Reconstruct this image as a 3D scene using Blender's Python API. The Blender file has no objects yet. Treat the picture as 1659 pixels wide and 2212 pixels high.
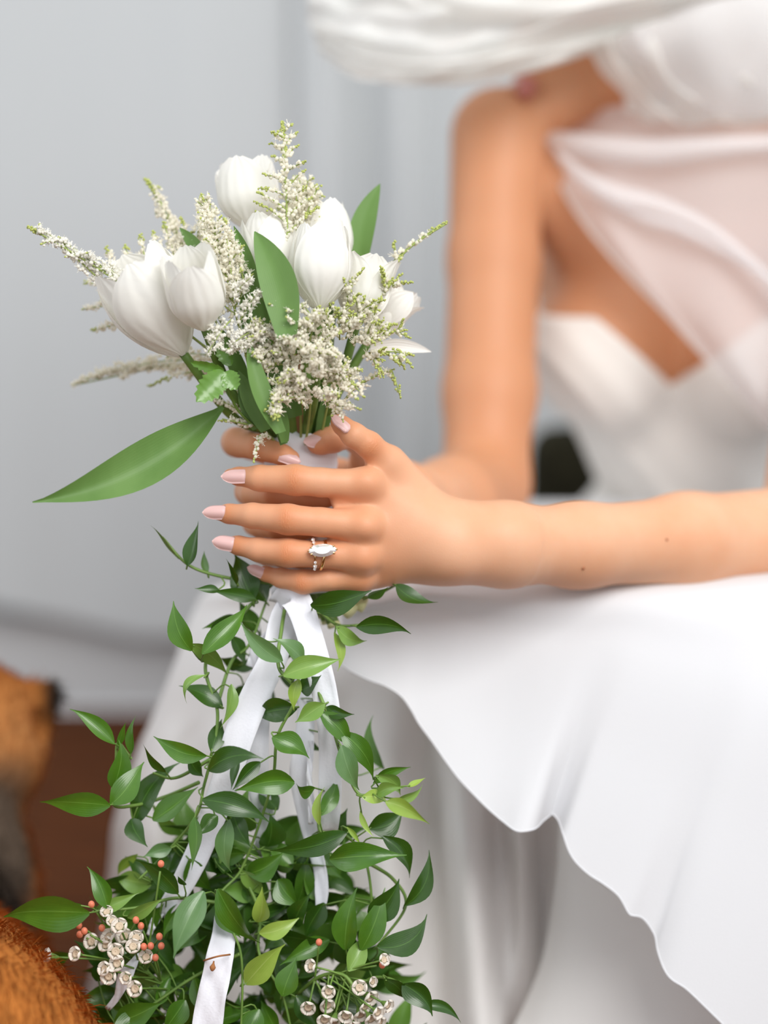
import bpy, bmesh, math, random
import numpy as np
from mathutils import Vector, Matrix

# ------------------------------------------------------------------ camera
H_CAM, PITCH, FPX, DF = 0.69, math.radians(8.0), 4250.0, 1.25
CX, CY = 829.5, 1106.0
FWD = np.array([0.0, math.cos(PITCH), -math.sin(PITCH)])
UPV = np.array([0.0, math.sin(PITCH), math.cos(PITCH)])
RGT = np.array([1.0, 0.0, 0.0])
CAM = np.array([0.0, 0.0, H_CAM])
TOCAM = -FWD

def at(px, py, d):
    """point of the photograph at depth d (metres along the view axis) -> world point"""
    return CAM + d * (FWD + (px - CX) / FPX * RGT - (py - CY) / FPX * UPV)

S = bpy.context.scene
COL = S.collection
cam = bpy.data.cameras.new('camera')
cam_o = bpy.data.objects.new('camera', cam)
COL.objects.link(cam_o)
cam_o.location = CAM
cam_o.rotation_euler = (math.pi / 2 - PITCH, 0, 0)
cam.sensor_fit = 'HORIZONTAL'
cam.sensor_width = 27.0
cam.lens = FPX * 27.0 / 1659.0
cam.clip_start = 0.05
cam.dof.use_dof = True
cam.dof.focus_distance = DF
cam.dof.aperture_fstop = 1.7
S.camera = cam_o

# ------------------------------------------------------------------ light
S.view_settings.view_transform = 'Standard'
S.view_settings.look = 'None'
S.view_settings.gamma = 1.0
S.view_settings.use_curve_mapping = False
S.view_settings.exposure = 0.0
w = bpy.data.worlds.new('daylight_room')
S.world = w
w.use_nodes = True
bg = w.node_tree.nodes['Background']
bg.inputs[0].default_value = (0.93, 0.96, 1.0, 1)
bg.inputs[1].default_value = 0.84

def area(name, loc, target, sx, sy, energy, col):
    l = bpy.data.lights.new(name, 'AREA')
    l.shape = 'RECTANGLE'; l.size = sx; l.size_y = sy
    l.energy = energy; l.color = col
    o = bpy.data.objects.new(name, l); COL.objects.link(o)
    o.location = loc
    o.rotation_euler = (Vector(target) - Vector(loc)).to_track_quat('-Z', 'Y').to_euler()
    return o
# tall window to the right of and behind the photographer, a second smaller one on the left
area('window_light', (0.75, -0.2, 1.95), (0.15, 1.45, 0.40), 1.4, 1.2, 47.0, (1.0, 0.985, 0.96))
area('window_light', (-1.9, 0.9, 1.5), (-0.3, 2.8, 0.6), 0.9, 1.4, 7.0, (0.93, 0.97, 1.0))

# ------------------------------------------------------------------ helpers
rng = np.random.default_rng(7)
random.seed(7)

def V(a): return Vector((float(a[0]), float(a[1]), float(a[2])))
def nrm(a):
    a = np.asarray(a, float); return a / (np.linalg.norm(a) + 1e-12)

def mesh_obj(name, verts, faces, mat=None, parent=None, smooth=True, origin=None, nv=0):
    me = bpy.data.meshes.new(name)
    v = np.asarray(verts, float)
    if origin is not None: v = v - np.asarray(origin)
    me.from_pydata(v.tolist() if not isinstance(v, list) else v, [], [tuple(f) for f in faces])
    if mat is not None:
        for m in (mat if isinstance(mat, (list, tuple)) else [mat]): me.materials.append(m)
    if smooth: me.polygons.foreach_set('use_smooth', [True] * len(me.polygons))
    if nv:      # position across a leaf or petal, -1 at one edge and 1 at the other; drives its fine veins
        q = np.tile(np.linspace(-1, 1, nv), len(v) // nv).astype(np.float32)
        a = me.attributes.new('across', 'FLOAT', 'POINT'); a.data.foreach_set('value', q)
    o = bpy.data.objects.new(name, me); COL.objects.link(o)
    if origin is not None: o.location = V(origin)
    if parent is not None: set_parent(o, parent)
    return o

def world_loc(o):
    p = Vector(o.location); q = o.parent
    while q is not None: p += q.location; q = q.parent
    return p

def set_parent(o, parent):
    # every parent here is unrotated and unscaled, so only the offset matters
    o.location = Vector(o.location) - world_loc(parent)
    o.parent = parent

def empty(name, loc):
    o = bpy.data.objects.new(name, None); COL.objects.link(o)
    o.location = V(loc); o.empty_display_size = 0.03
    return o

def tag(o, label=None, cat=None, group=None, kind=None):
    if label: o['label'] = label
    if cat: o['category'] = cat
    if group: o['group'] = group
    if kind: o['kind'] = kind
    return o

class MB:
    """collects pieces into one vertex and face list"""
    def __init__(s): s.v = []; s.f = []; s.m = []; s.n = 0
    def add(s, v, f, m=0):
        v = np.asarray(v, float); s.v.append(v)
        s.f += [tuple(i + s.n for i in q) for q in f]
        s.m += [m] * len(f); s.n += len(v)
    def build(s, name, mat, parent=None, smooth=True, origin=None):
        o = mesh_obj(name, np.vstack(s.v), s.f, mat, parent, smooth, origin)
        if max(s.m) > 0: o.data.polygons.foreach_set('material_index', s.m)
        return o

def grid_faces(nu, nv, closed=False):
    f = []
    for i in range(nu - 1):
        for j in range(nv if closed else nv - 1):
            k = (j + 1) % nv
            f.append((i * nv + j, (i + 1) * nv + j, (i + 1) * nv + k, i * nv + k))
    return f

def catmull(P, n):
    P = np.asarray(P, float)
    if len(P) == 2: P = np.vstack([P[0], (P[0] + P[1]) / 2, P[1]])
    Q = np.vstack([2 * P[0] - P[1], P, 2 * P[-1] - P[-2]])
    seg = len(P) - 1
    out = []
    for t in np.linspace(0, seg, n):
        i = min(int(t), seg - 1); u = t - i
        a, b, c, d = Q[i], Q[i + 1], Q[i + 2], Q[i + 3]
        out.append(0.5 * (2 * b + (c - a) * u + (2 * a - 5 * b + 4 * c - d) * u * u + (3 * b - a - 3 * c + d) * u ** 3))
    return np.array(out)

def frames(P):
    T = np.gradient(P, axis=0); T /= np.linalg.norm(T, axis=1)[:, None] + 1e-12
    n = np.cross(T[0], TOCAM); 
    if np.linalg.norm(n) < 1e-3: n = np.cross(T[0], RGT)
    n = nrm(n); N = []
    for t in T:
        n = nrm(n - t * np.dot(n, t)); N.append(n)
    N = np.array(N); B = np.cross(T, N)
    return T, N, B

def tube(P, R, segs=8, caps=True):
    P = np.asarray(P, float); n = len(P)
    R = np.broadcast_to(np.asarray(R, float), (n,)) if np.ndim(R) else np.full(n, R)
    T, N, B = frames(P)
    a = np.linspace(0, 2 * np.pi, segs, endpoint=False)
    v = (P[:, None] + R[:, None, None] * (np.cos(a)[None, :, None] * N[:, None] + np.sin(a)[None, :, None] * B[:, None])).reshape(-1, 3)
    f = grid_faces(n, segs, True)
    if caps:
        f.append(tuple(range(segs))); f.append(tuple(reversed(range((n - 1) * segs, n * segs))))
    return v, f

def px_path(pts, n):
    """catmull path through (px, py, d) points, in world space"""
    return catmull([at(*p) for p in pts], n)

_ico = None
def ico(sub):
    bm = bmesh.new(); bmesh.ops.create_icosphere(bm, subdivisions=sub, radius=1.0)
    v = np.array([x.co[:] for x in bm.verts]); f = [tuple(x.index for x in q.verts) for q in bm.faces]; bm.free()
    return v, f
ICO1, ICO2 = ico(1), ico(2)

# ------------------------------------------------------------------ materials
def srgb(r, g, b):
    f = lambda c: (c / 255 / 12.92) if c / 255 <= 0.04045 else ((c / 255 + 0.055) / 1.055) ** 2.4
    return (f(r), f(g), f(b), 1.0)

def mat(name, col, rough=0.6, spec=0.3, noise=None, sss=0.0, bump=None, coat=0.0, metal=0.0, trans=None, stretch=None):
    """principled material; noise = (scale, second colour, low, high) mottles the colour; bump = (scale, strength)"""
    m = bpy.data.materials.new(name); m.use_nodes = True
    nt = m.node_tree; p = nt.nodes['Principled BSDF']; L = nt.links.new
    p.inputs['Base Color'].default_value = col
    p.inputs['Roughness'].default_value = rough
    p.inputs['Specular IOR Level'].default_value = spec
    p.inputs['Metallic'].default_value = metal
    p.inputs['Coat Weight'].default_value = coat
    tc = nt.nodes.new('ShaderNodeTexCoord'); src = tc.outputs['Object']
    if stretch:
        mp = nt.nodes.new('ShaderNodeMapping'); mp.inputs['Scale'].default_value = stretch
        L(src, mp.inputs[0]); src = mp.outputs[0]
    if noise:
        nz = nt.nodes.new('ShaderNodeTexNoise'); nz.inputs['Scale'].default_value = noise[0]; nz.inputs['Detail'].default_value = 4
        L(src, nz.inputs['Vector'])
        mr = nt.nodes.new('ShaderNodeMapRange'); mr.inputs[1].default_value = noise[2]; mr.inputs[2].default_value = noise[3]
        L(nz.outputs[0], mr.inputs[0])
        mx = nt.nodes.new('ShaderNodeMix'); mx.data_type = 'RGBA'
        mx.inputs[6].default_value = col; mx.inputs[7].default_value = noise[1]
        L(mr.outputs[0], mx.inputs[0]); L(mx.outputs[2], p.inputs['Base Color'])
        m['mix'] = mx.name
    if sss:
        p.inputs['Subsurface Weight'].default_value = sss
        p.inputs['Subsurface Radius'].default_value = (1.0, 0.35, 0.18)
        p.inputs['Subsurface Scale'].default_value = 0.006
    if bump:
        nb = nt.nodes.new('ShaderNodeTexNoise'); nb.inputs['Scale'].default_value = bump[0]; nb.inputs['Detail'].default_value = 3
        L(src, nb.inputs['Vector'])
        bp = nt.nodes.new('ShaderNodeBump'); bp.inputs['Strength'].default_value = bump[1]; bp.inputs['Distance'].default_value = 0.002
        L(nb.outputs[0], bp.inputs['Height']); L(bp.outputs[0], p.inputs['Normal'])
    if trans:
        out = nt.nodes['Material Output']
        tr = nt.nodes.new('ShaderNodeBsdfTranslucent'); tr.inputs[0].default_value = trans[1]
        ms = nt.nodes.new('ShaderNodeMixShader'); ms.inputs[0].default_value = trans[0]
        L(p.outputs[0], ms.inputs[1]); L(tr.outputs[0], ms.inputs[2]); L(ms.outputs[0], out.inputs[0])
    return m

def sheer(name, col, opacity):
    """fine woven net: part of the light passes straight between the threads"""
    m = bpy.data.materials.new(name); m.use_nodes = True
    nt = m.node_tree; nt.nodes.clear(); L = nt.links.new
    out = nt.nodes.new('ShaderNodeOutputMaterial')
    tp = nt.nodes.new('ShaderNodeBsdfTransparent')
    df = nt.nodes.new('ShaderNodeBsdfDiffuse'); df.inputs[0].default_value = col
    tl = nt.nodes.new('ShaderNodeBsdfTranslucent'); tl.inputs[0].default_value = col
    m1 = nt.nodes.new('ShaderNodeMixShader'); m1.inputs[0].default_value = 0.4
    m2 = nt.nodes.new('ShaderNodeMixShader'); m2.inputs[0].default_value = opacity
    L(df.outputs[0], m1.inputs[1]); L(tl.outputs[0], m1.inputs[2])
    L(tp.outputs[0], m2.inputs[1]); L(m1.outputs[0], m2.inputs[2]); L(m2.outputs[0], out.inputs[0])
    return m

M = {}
M['wall'] = mat('painted_wall', srgb(214, 217, 219), 0.8, 0.2, bump=(60, 0.05))
M['base'] = mat('baseboard_paint', srgb(216, 217, 218), 0.6, 0.3)
M['drape'] = mat('drape_cloth', srgb(210, 213, 214), 0.85, 0.1, bump=(300, 0.1))
M['wood'] = mat('brown_floorboard', srgb(104, 56, 22), 0.75, 0.12, noise=(9, srgb(60, 31, 12), 0.35, 0.7), stretch=(1.0, 9.0, 1.0))
M['chair'] = mat('olive_velvet', srgb(56, 54, 40), 0.9, 0.1, noise=(40, srgb(40, 38, 28), 0.3, 0.7))
M['chairleg'] = mat('dark_wood', srgb(60, 40, 25), 0.5, 0.4)
M['skin'] = mat('skin', srgb(226, 176, 142), 0.5, 0.35, noise=(18, srgb(219, 160, 122), 0.35, 0.75), sss=0.25, bump=(900, 0.05))
M['nail'] = mat('nail_varnish', srgb(230, 186, 182), 0.34, 0.45, sss=0.1, coat=0.2)
M['lips'] = mat('lips', srgb(196, 114, 102), 0.2, 0.6, coat=0.6)
M['hair'] = mat('brown_hair', srgb(70, 45, 28), 0.5, 0.4, noise=(30, srgb(45, 28, 18), 0.3, 0.7), stretch=(1, 1, 0.1))
M['eyewhite'] = mat('eye_white', srgb(235, 230, 225), 0.2, 0.5)
M['dress'] = mat('ivory_crepe', srgb(236, 232, 226), 0.8, 0.15, bump=(500, 0.06))
M['satin'] = mat('white_crepe', srgb(230, 231, 234), 0.75, 0.15, bump=(700, 0.08), trans=(0.15, srgb(244, 244, 244)))
M['under'] = mat('white_lining', srgb(244, 242, 240), 0.75, 0.15, trans=(0.12, srgb(240, 238, 236)))
M['veil'] = sheer('veil_tulle', srgb(250, 250, 247), 0.88)
M['veil_thin'] = sheer('veil_single_layer', srgb(248, 247, 248), 0.64)
M['petal'] = mat('tulip_petal', srgb(251, 250, 246), 0.5, 0.3, trans=(0.35, srgb(252, 250, 242)))
M['stem'] = mat('green_stem', srgb(118, 150, 70), 0.45, 0.4, noise=(60, srgb(88, 120, 52), 0.35, 0.7))
M['stemcut'] = mat('cut_stem', srgb(214, 214, 160), 0.6, 0.3)
M['cream_stem'] = mat('pale_flower_stem', srgb(150, 166, 92), 0.6, 0.3)
M['twig'] = mat('thin_brown_stem', srgb(150, 112, 80), 0.6, 0.3)
M['blade'] = mat('tulip_leaf', srgb(110, 144, 80), 0.5, 0.35, noise=(30, srgb(88, 124, 60), 0.3, 0.7), stretch=(1,1,.3), trans=(0.12, srgb(130, 180, 70)))
def leafmat(name, a, b):
    return mat(name, srgb(*a), 0.30, 0.55, noise=(45, srgb(*b), 0.3, 0.72), trans=(0.08, srgb(120, 180, 50)), coat=0.15)
M['leaf0'] = leafmat('dark_leaf', (50, 88, 20), (34, 66, 13))
M['leaf1'] = leafmat('green_leaf', (80, 124, 32), (56, 98, 22))
M['leaf2'] = leafmat('pale_leaf', (132, 166, 80), (108, 146, 60))
M['leaf3'] = leafmat('yellow_green_leaf', (160, 186, 84), (132, 164, 58))
M['leaf4'] = leafmat('grey_green_leaf', (104, 138, 86), (80, 118, 64))
M['floret'] = mat('astilbe_floret', srgb(255, 252, 241), 0.7, 0.2, trans=(0.55, srgb(255, 252, 242)))
M['floretw'] = mat('astilbe_white_floret', srgb(253, 251, 243), 0.7, 0.2, trans=(0.4, srgb(254, 252, 244)))
M['bud'] = mat('astilbe_green_bud', srgb(206, 214, 128), 0.6, 0.3, trans=(0.3, srgb(200, 210, 110)))
M['ribbon'] = mat('white_ribbon', srgb(236, 237, 244), 0.75, 0.2, bump=(600, 0.12))
M['rust'] = mat('rust_thread', srgb(170, 115, 75), 0.8, 0.1)
M['wax'] = mat('waxflower_petal', srgb(244, 236, 226), 0.5, 0.3, trans=(0.2, srgb(248, 240, 230)))
M['waxcore'] = mat('waxflower_cup', srgb(206, 186, 160), 0.5, 0.4)
M['redbud'] = mat('coral_bud', srgb(226, 128, 98), 0.4, 0.4)
M['gold'] = mat('gold', srgb(232, 196, 140), 0.22, 0.5, metal=1.0)
M['gem'] = bpy.data.materials.new('diamond'); M['gem'].use_nodes = True
_p = M['gem'].node_tree.nodes['Principled BSDF']
_p.inputs['Base Color'].default_value = (1, 1, 1, 1); _p.inputs['Roughness'].default_value = 0.03
_p.inputs['IOR'].default_value = 2.2; _p.inputs['Metallic'].default_value = 0.55

def veins(m, freq, strength, dist, rib=None, ribw=0.06):
    """parallel veins along a leaf or petal as fine relief, and a paler midrib"""
    nt = m.node_tree; L = nt.links.new; p = nt.nodes['Principled BSDF']
    a = nt.nodes.new('ShaderNodeAttribute'); a.attribute_name = 'across'
    tc = nt.nodes.new('ShaderNodeTexCoord'); nz = nt.nodes.new('ShaderNodeTexNoise'); nz.inputs['Scale'].default_value = 90
    L(tc.outputs['Object'], nz.inputs['Vector'])
    def mth(op, x, y):
        n = nt.nodes.new('ShaderNodeMath'); n.operation = op
        for i, q in enumerate((x, y)):
            if isinstance(q, (int, float)): n.inputs[i].default_value = q
            elif q is not None: L(q, n.inputs[i])
        return n.outputs[0]
    h = mth('SINE', mth('ADD', mth('MULTIPLY', a.outputs['Fac'], freq), mth('MULTIPLY', nz.outputs[0], 3.0)), None)
    bp = nt.nodes.new('ShaderNodeBump'); bp.inputs['Strength'].default_value = strength; bp.inputs['Distance'].default_value = dist
    L(h, bp.inputs['Height']); L(bp.outputs[0], p.inputs['Normal'])
    if rib:
        mr = nt.nodes.new('ShaderNodeMapRange'); mr.inputs[1].default_value = 0.0; mr.inputs[2].default_value = ribw; mr.inputs[3].default_value = 0.55; mr.inputs[4].default_value = 0.0
        L(mth('ABSOLUTE', a.outputs['Fac'], None), mr.inputs[0])
        mx = nt.nodes.new('ShaderNodeMix'); mx.data_type = 'RGBA'; mx.inputs[7].default_value = rib
        L(p.inputs['Base Color'].links[0].from_socket, mx.inputs[6]); L(mr.outputs[0], mx.inputs[0]); L(mx.outputs[2], p.inputs['Base Color'])
veins(M['petal'], 17, 0.2, 0.0009)
veins(M['blade'], 60, 0.05, 0.0003)
for k_, rib in (('leaf0', (90, 136, 54)), ('leaf1', (120, 164, 72)), ('leaf2', (160, 190, 104)), ('leaf3', (190, 208, 120)), ('leaf4', (132, 164, 112))):
    veins(M[k_], 40, 0.08, 0.0002, srgb(*rib))
# ------------------------------------------------------------------ setting
def box_vf(x0, x1, y0, y1, z0, z1):
    v = [(x, y, z) for x in (x0, x1) for y in (y0, y1) for z in (z0, z1)]
    f = [(0, 1, 3, 2), (4, 6, 7, 5), (0, 4, 5, 1), (2, 3, 7, 6), (0, 2, 6, 4), (1, 5, 7, 3)]
    return v, f
WALL_Y = 2.86
v, f = box_vf(-2.6, 2.6, WALL_Y, WALL_Y + 0.1, 0, 2.8)
tag(mesh_obj('wall_back', v, f, M['wall'], smooth=False), kind='structure')
m = MB(); m.add(*box_vf(-2.6, 2.6, WALL_Y - 0.016, WALL_Y, 0, 0.125)); m.add(*box_vf(-2.6, 2.6, WALL_Y - 0.024, WALL_Y, 0.125, 0.137))
bb = m.build('baseboard_back', M['base'], smooth=False); tag(bb, kind='structure')
v, f = box_vf(-2.6, 2.6, -1.2, WALL_Y, -0.04, -0.016)
fl = mesh_obj('floor', v, f, mat('floor_joint', srgb(52, 30, 20), 0.8), smooth=False); tag(fl, kind='structure')
bw = 0.118; yb = WALL_Y - 0.03; first = None; nb = 0
while yb > 0.1:
    v, f = box_vf(-1.3, 1.3, yb - bw + 0.002, yb, -0.02, 0.0)
    if first is None:
        first = mesh_obj('floorboard', np.array(v) - [0, yb, 0], f, M['wood'], smooth=False)
        o = first
        bv = o.modifiers.new('edge', 'BEVEL'); bv.width = 0.0015; bv.segments = 1
    else:
        o = first.copy(); COL.objects.link(o); o.parent = None
    o.location = (random.uniform(-0.05, 0.05), yb, random.uniform(-0.0006, 0.0))
    o.parent = fl
    yb -= bw; nb += 1

# drapes in front of the wall: cloth hung in soft vertical folds
def drape(x0, x1, yz, ztop, zhem, fold, n=160, m_=14, seed=1):
    r = np.random.default_rng(seed)
    xs = np.linspace(x0, x1, n)
    zs = np.linspace(0, 1, m_)
    vv = []
    for t in zs:
        for x in xs:
            z = ztop + (zhem(x) - ztop) * t
            vv.append((x + 0.006 * math.sin(9 * t + x * 7), yz - fold(x, t), z))
    return vv, grid_faces(m_, n)
def f_left(x, t): return 0.004 * math.sin(x * 21 + 0.6) + 0.0025 * math.sin(x * 47 + 1) + 0.01
g = lambda x, c, wd: math.exp(-((x - c) / wd) ** 2)
k_ = lambda px: (px - CX) / FPX * 2.66
def f_right(x, t):
    return (0.034 * g(x, k_(712), 0.028) + 0.045 * g(x, k_(868), 0.030) + 0.035 * g(x, k_(985), 0.03)
            - 0.03 * g(x, k_(795), 0.018) - 0.015 * g(x, k_(930), 0.02) + 0.02 * math.sin(x * 40) * (x > k_(1000)) + 0.012)
dl = drape(-1.5, k_(668), 2.79, 2.4, lambda x: 0.165 - 0.24 * max(-1.0, min(0.2, x + 0.55)), f_left)
tag(mesh_obj('curtain', dl[0], dl[1], M['drape']), 'smooth pale grey curtain panel hanging across the wall on the left', 'curtain')
dr = drape(k_(646), 1.2, 2.765, 2.4, lambda x: 0.03, f_right, n=220)
tag(mesh_obj('curtain', dr[0], dr[1], M['drape']), 'pale curtain with deep vertical folds behind the raised bare arm', 'curtain')

# low slipper chair under the skirt
def rbox(name, x0, x1, y0, y1, z0, z1, r, matl, parent, seg=4):
    bm = bmesh.new(); vv, ff = box_vf(x0, x1, y0, y1, z0, z1)
    bv = [bm.verts.new(p) for p in vv]
    for q in ff: bm.faces.new([bv[i] for i in q])
    bmesh.ops.recalc_face_normals(bm, faces=bm.faces[:])
    bmesh.ops.bevel(bm, geom=bm.edges[:], offset=r, segments=seg, affect='EDGES', profile=0.6)
    me = bpy.data.meshes.new(name); bm.to_mesh(me); bm.free(); me.materials.append(matl)
    me.polygons.foreach_set('use_smooth', [True] * len(me.polygons))
    o = bpy.data.objects.new(name, me); COL.objects.link(o)
    set_parent(o, parent); return o
chair = empty('slipper_chair', (0.40, 1.95, 0))
tag(chair, 'dark olive low chair half hidden behind the seated bride', 'chair')
rbox('seat', 0.17, 0.66, 1.74, 2.20, 0.15, 0.268, 0.03, M['chair'], chair)
rbox('backrest', 0.163, 0.66, 2.15, 2.25, 0.20, 0.478, 0.04, M['chair'], chair)
for (x, y) in ((0.20, 1.78), (0.62, 1.78), (0.20, 2.17), (0.62, 2.17)):
    v, f = tube([(x, y, 0.16), (x, y, 0.0)], [0.018, 0.012], 10); mesh_obj('leg', v, f, M['chairleg'], chair)
# ------------------------------------------------------------------ implicit surfaces for body and dog
class Vol:
    def __init__(s, lo, hi, h):
        s.lo = np.array(lo, float); s.h = h
        s.n = np.ceil((np.array(hi) - s.lo) / h).astype(int) + 1
        s.ax = [(s.lo[i] + h * np.arange(s.n[i])).astype(np.float32) for i in range(3)]
    def full(s): return np.full(tuple(s.n), 0.08, np.float32)
    def sub(s, lo, hi):
        a = np.clip(np.floor((np.asarray(lo) - s.lo) / s.h).astype(int), 0, s.n)
        b = np.clip(np.ceil((np.asarray(hi) - s.lo) / s.h).astype(int) + 1, 0, s.n)
        return tuple(slice(a[i], b[i]) for i in range(3))
    def grid(s, sl):
        return np.meshgrid(s.ax[0][sl[0]], s.ax[1][sl[1]], s.ax[2][sl[2]], indexing='ij', sparse=True)

def smin(a, b, k):
    if k <= 0: return np.minimum(a, b)
    h = np.clip(0.5 + 0.5 * (b - a) / k, 0, 1)
    return b + (a - b) * h - k * h * (1 - h)

def cone_sd(G, a, b, ra, rb):
    d = b - a; L = float(d @ d) + 1e-12
    px, py, pz = G[0] - a[0], G[1] - a[1], G[2] - a[2]
    t = np.clip((px * d[0] + py * d[1] + pz * d[2]) / L, 0, 1)
    return np.sqrt((px - t * d[0]) ** 2 + (py - t * d[1]) ** 2 + (pz - t * d[2]) ** 2) - (ra + (rb - ra) * t)

def ell_sd(G, c, r, R=None):
    p = [G[i] - c[i] for i in range(3)]
    if R is not None: p = [R[i][0] * p[0] + R[i][1] * p[1] + R[i][2] * p[2] for i in range(3)]
    k0 = np.sqrt((p[0] / r[0]) ** 2 + (p[1] / r[1]) ** 2 + (p[2] / r[2]) ** 2)
    k1 = np.sqrt((p[0] / r[0] ** 2) ** 2 + (p[1] / r[1] ** 2) ** 2 + (p[2] / r[2] ** 2) ** 2) + 1e-9
    return k0 * (k0 - 1.0) / k1

def put(vol, F, prim, k, op='u'):
    kind = prim[0]; m_ = 0.03 + k
    if kind == 'c':
        _, a, b, ra, rb = prim; a, b = np.asarray(a), np.asarray(b); r = max(ra, rb) + m_
        sl = vol.sub(np.minimum(a, b) - r, np.maximum(a, b) + r)
        if any(x.start >= x.stop for x in sl): return
        D = cone_sd(vol.grid(sl), a, b, ra, rb)
    else:
        _, c, r3, R = prim; r = max(r3) + m_
        sl = vol.sub(np.asarray(c) - r, np.asarray(c) + r)
        if any(x.start >= x.stop for x in sl): return
        D = ell_sd(vol.grid(sl), c, r3, R)
    if op == 'u': F[sl] = smin(F[sl], D, k)
    else: F[sl] = -smin(-F[sl], D, k)

def surface_nets(vol, F):
    N = (F < 0)
    nx, ny, nz = F.shape
    c = [N[i:nx - 1 + i, j:ny - 1 + j, k:nz - 1 + k] for i in (0, 1) for j in (0, 1) for k in (0, 1)]
    al = c[0].copy(); an = c[0].copy()
    for q in c[1:]: al &= q; an |= q
    I = np.argwhere(an & ~al)
    idm = np.full((nx - 1, ny - 1, nz - 1), -1, np.int64); idm[I[:, 0], I[:, 1], I[:, 2]] = np.arange(len(I))
    acc = np.zeros((len(I), 3)); cnt = np.zeros(len(I))
    corners = [(i, j, k) for i in (0, 1) for j in (0, 1) for k in (0, 1)]
    for a in corners:
        for ax in range(3):
            if a[ax]: continue
            b = list(a); b[ax] = 1
            fa = F[I[:, 0] + a[0], I[:, 1] + a[1], I[:, 2] + a[2]]; fb = F[I[:, 0] + b[0], I[:, 1] + b[1], I[:, 2] + b[2]]
            x = (fa < 0) != (fb < 0)
            t = np.where(x, fa / np.where(x, fa - fb, 1), 0)
            p = np.array(a, float)[None] + t[:, None] * (np.array(b) - np.array(a))[None]
            acc += np.where(x[:, None], p, 0); cnt += x
    verts = vol.lo + vol.h * (I + acc / cnt[:, None])
    quads = []
    for ax in range(3):
        sl0 = [slice(None)] * 3; sl1 = [slice(None)] * 3; sl0[ax] = slice(0, -1); sl1[ax] = slice(1, None)
        A, B = N[tuple(sl0)], N[tuple(sl1)]
        E = np.argwhere(A != B); s = A[E[:, 0], E[:, 1], E[:, 2]]
        u, v_ = (ax + 1) % 3, (ax + 2) % 3
        ok = (E[:, u] > 0) & (E[:, v_] > 0) & (E[:, u] < F.shape[u] - 1) & (E[:, v_] < F.shape[v_] - 1)
        E, s = E[ok], s[ok]
        def cell(du, dv):
            q = E.copy(); q[:, u] -= du; q[:, v_] -= dv
            return idm[q[:, 0], q[:, 1], q[:, 2]]
        q = np.stack([cell(1, 1), cell(0, 1), cell(0, 0), cell(1, 0)], 1)
        q[~s] = q[~s][:, ::-1]
        quads.append(q)
    return verts, np.vstack(quads)

def vol_mesh(name, verts, quads, matl):
    me = bpy.data.meshes.new(name)
    me.vertices.add(len(verts)); me.vertices.foreach_set('co', verts.astype(np.float32).ravel())
    me.loops.add(quads.size); me.loops.foreach_set('vertex_index', quads.astype(np.int32).ravel())
    me.polygons.add(len(quads)); me.polygons.foreach_set('loop_start', np.arange(0, quads.size, 4, dtype=np.int32))
    me.update(calc_edges=True); me.validate()
    me.polygons.foreach_set('use_smooth', [True] * len(me.polygons))
    if matl: me.materials.append(matl)
    return me

# ------------------------------------------------------------------ the bride: joints as (px, py, depth)
CM = 0.01
SHR, SHL = at(1078, 292, 1.70), at(1790, 330, 1.74)
ELR, ELL = at(1048, 1048, 1.63), at(1750, 1150, 1.44)
WRR, WRL = at(862, 1085, 1.42), at(965, 1168, 1.29)
HIPR, HIPL = at(1405, 1240, 1.98), at(1560, 1240, 1.98)
KNR, KNL = at(720, 1440, 1.58), at(1180, 1440, 1.50)
def c_(a, b, ra, rb): return ('c', a, b, ra * CM, rb * CM)
def e_(c, rx, ry, rz, R=None): return ('e', c, (rx * CM, ry * CM, rz * CM), R)

TORSO = [  # (primitive, blend)
    (e_(at(1440, 600, 1.82), 12.0, 9.0, 17.0), 0),
    (e_(at(1478, 900, 1.86), 8.8, 8.0, 12.0), 4),
    (e_(at(1490, 1130, 1.95), 9.5, 8.6, 8.5), 4),
    (c_(HIPR, HIPL, 8.2, 8.2), 4),
    (e_(at(1305, 750, 1.765), 6.2, 6.0, 6.6), 2.4),
    (e_(at(1612, 765, 1.765), 6.2, 6.4, 6.6), 1.2),
]
LIMB = [
    (c_(at(1180, 330, 1.75), at(1400, 260, 1.81), 3.4, 4.0), 4),
    (c_(at(1690, 350, 1.76), at(1440, 260, 1.81), 3.4, 4.0), 4),
    (c_(at(1188, 410, 1.722), at(1330, 575, 1.765), 3.3, 4.6), 2.6),
    (c_(at(1740, 440, 1.75), at(1570, 560, 1.78), 4.2, 4.5), 3),
    (c_(at(1420, 300, 1.82), at(1385, 80, 1.78), 4.9, 4.9), 3),
    # right arm
    (c_(SHR, at(1066, 560, 1.685), 4.2, 3.85), 1.2),
    (c_(at(1066, 560, 1.685), at(1058, 850, 1.655), 3.85, 3.85), 1.2),
    (c_(at(1058, 850, 1.655), ELR, 3.85, 3.5), 1.2),
    (c_(ELR, at(975, 1085, 1.54), 3.5, 3.4), 1.6),
    (c_(at(975, 1085, 1.54), WRR, 3.3, 2.5), 1.6),
    # left arm
    (c_(SHL, at(1815, 700, 1.66), 4.3, 4.2), 1.6),
    (c_(at(1815, 700, 1.66), ELL, 4.1, 3.8), 1.4),
    # legs
    (c_(HIPR, KNR, 7.6, 5.2), 3), (c_(HIPL, KNL, 7.6, 5.2), 3),
    (c_(KNR, KNR + [0.01, 0.05, -0.27], 5.2, 3.2), 2), (c_(KNL, KNL + [0.01, 0.05, -0.27], 5.2, 3.2), 2),
    (c_(KNR + [0.01, 0.05, -0.30], KNR + [0.0, -0.09, -0.345], 3.0, 2.2), 2), (c_(KNL + [0.01, 0.05, -0.30], KNL + [0.0, -0.09, -0.345], 3.0, 2.2), 2),
]
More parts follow.
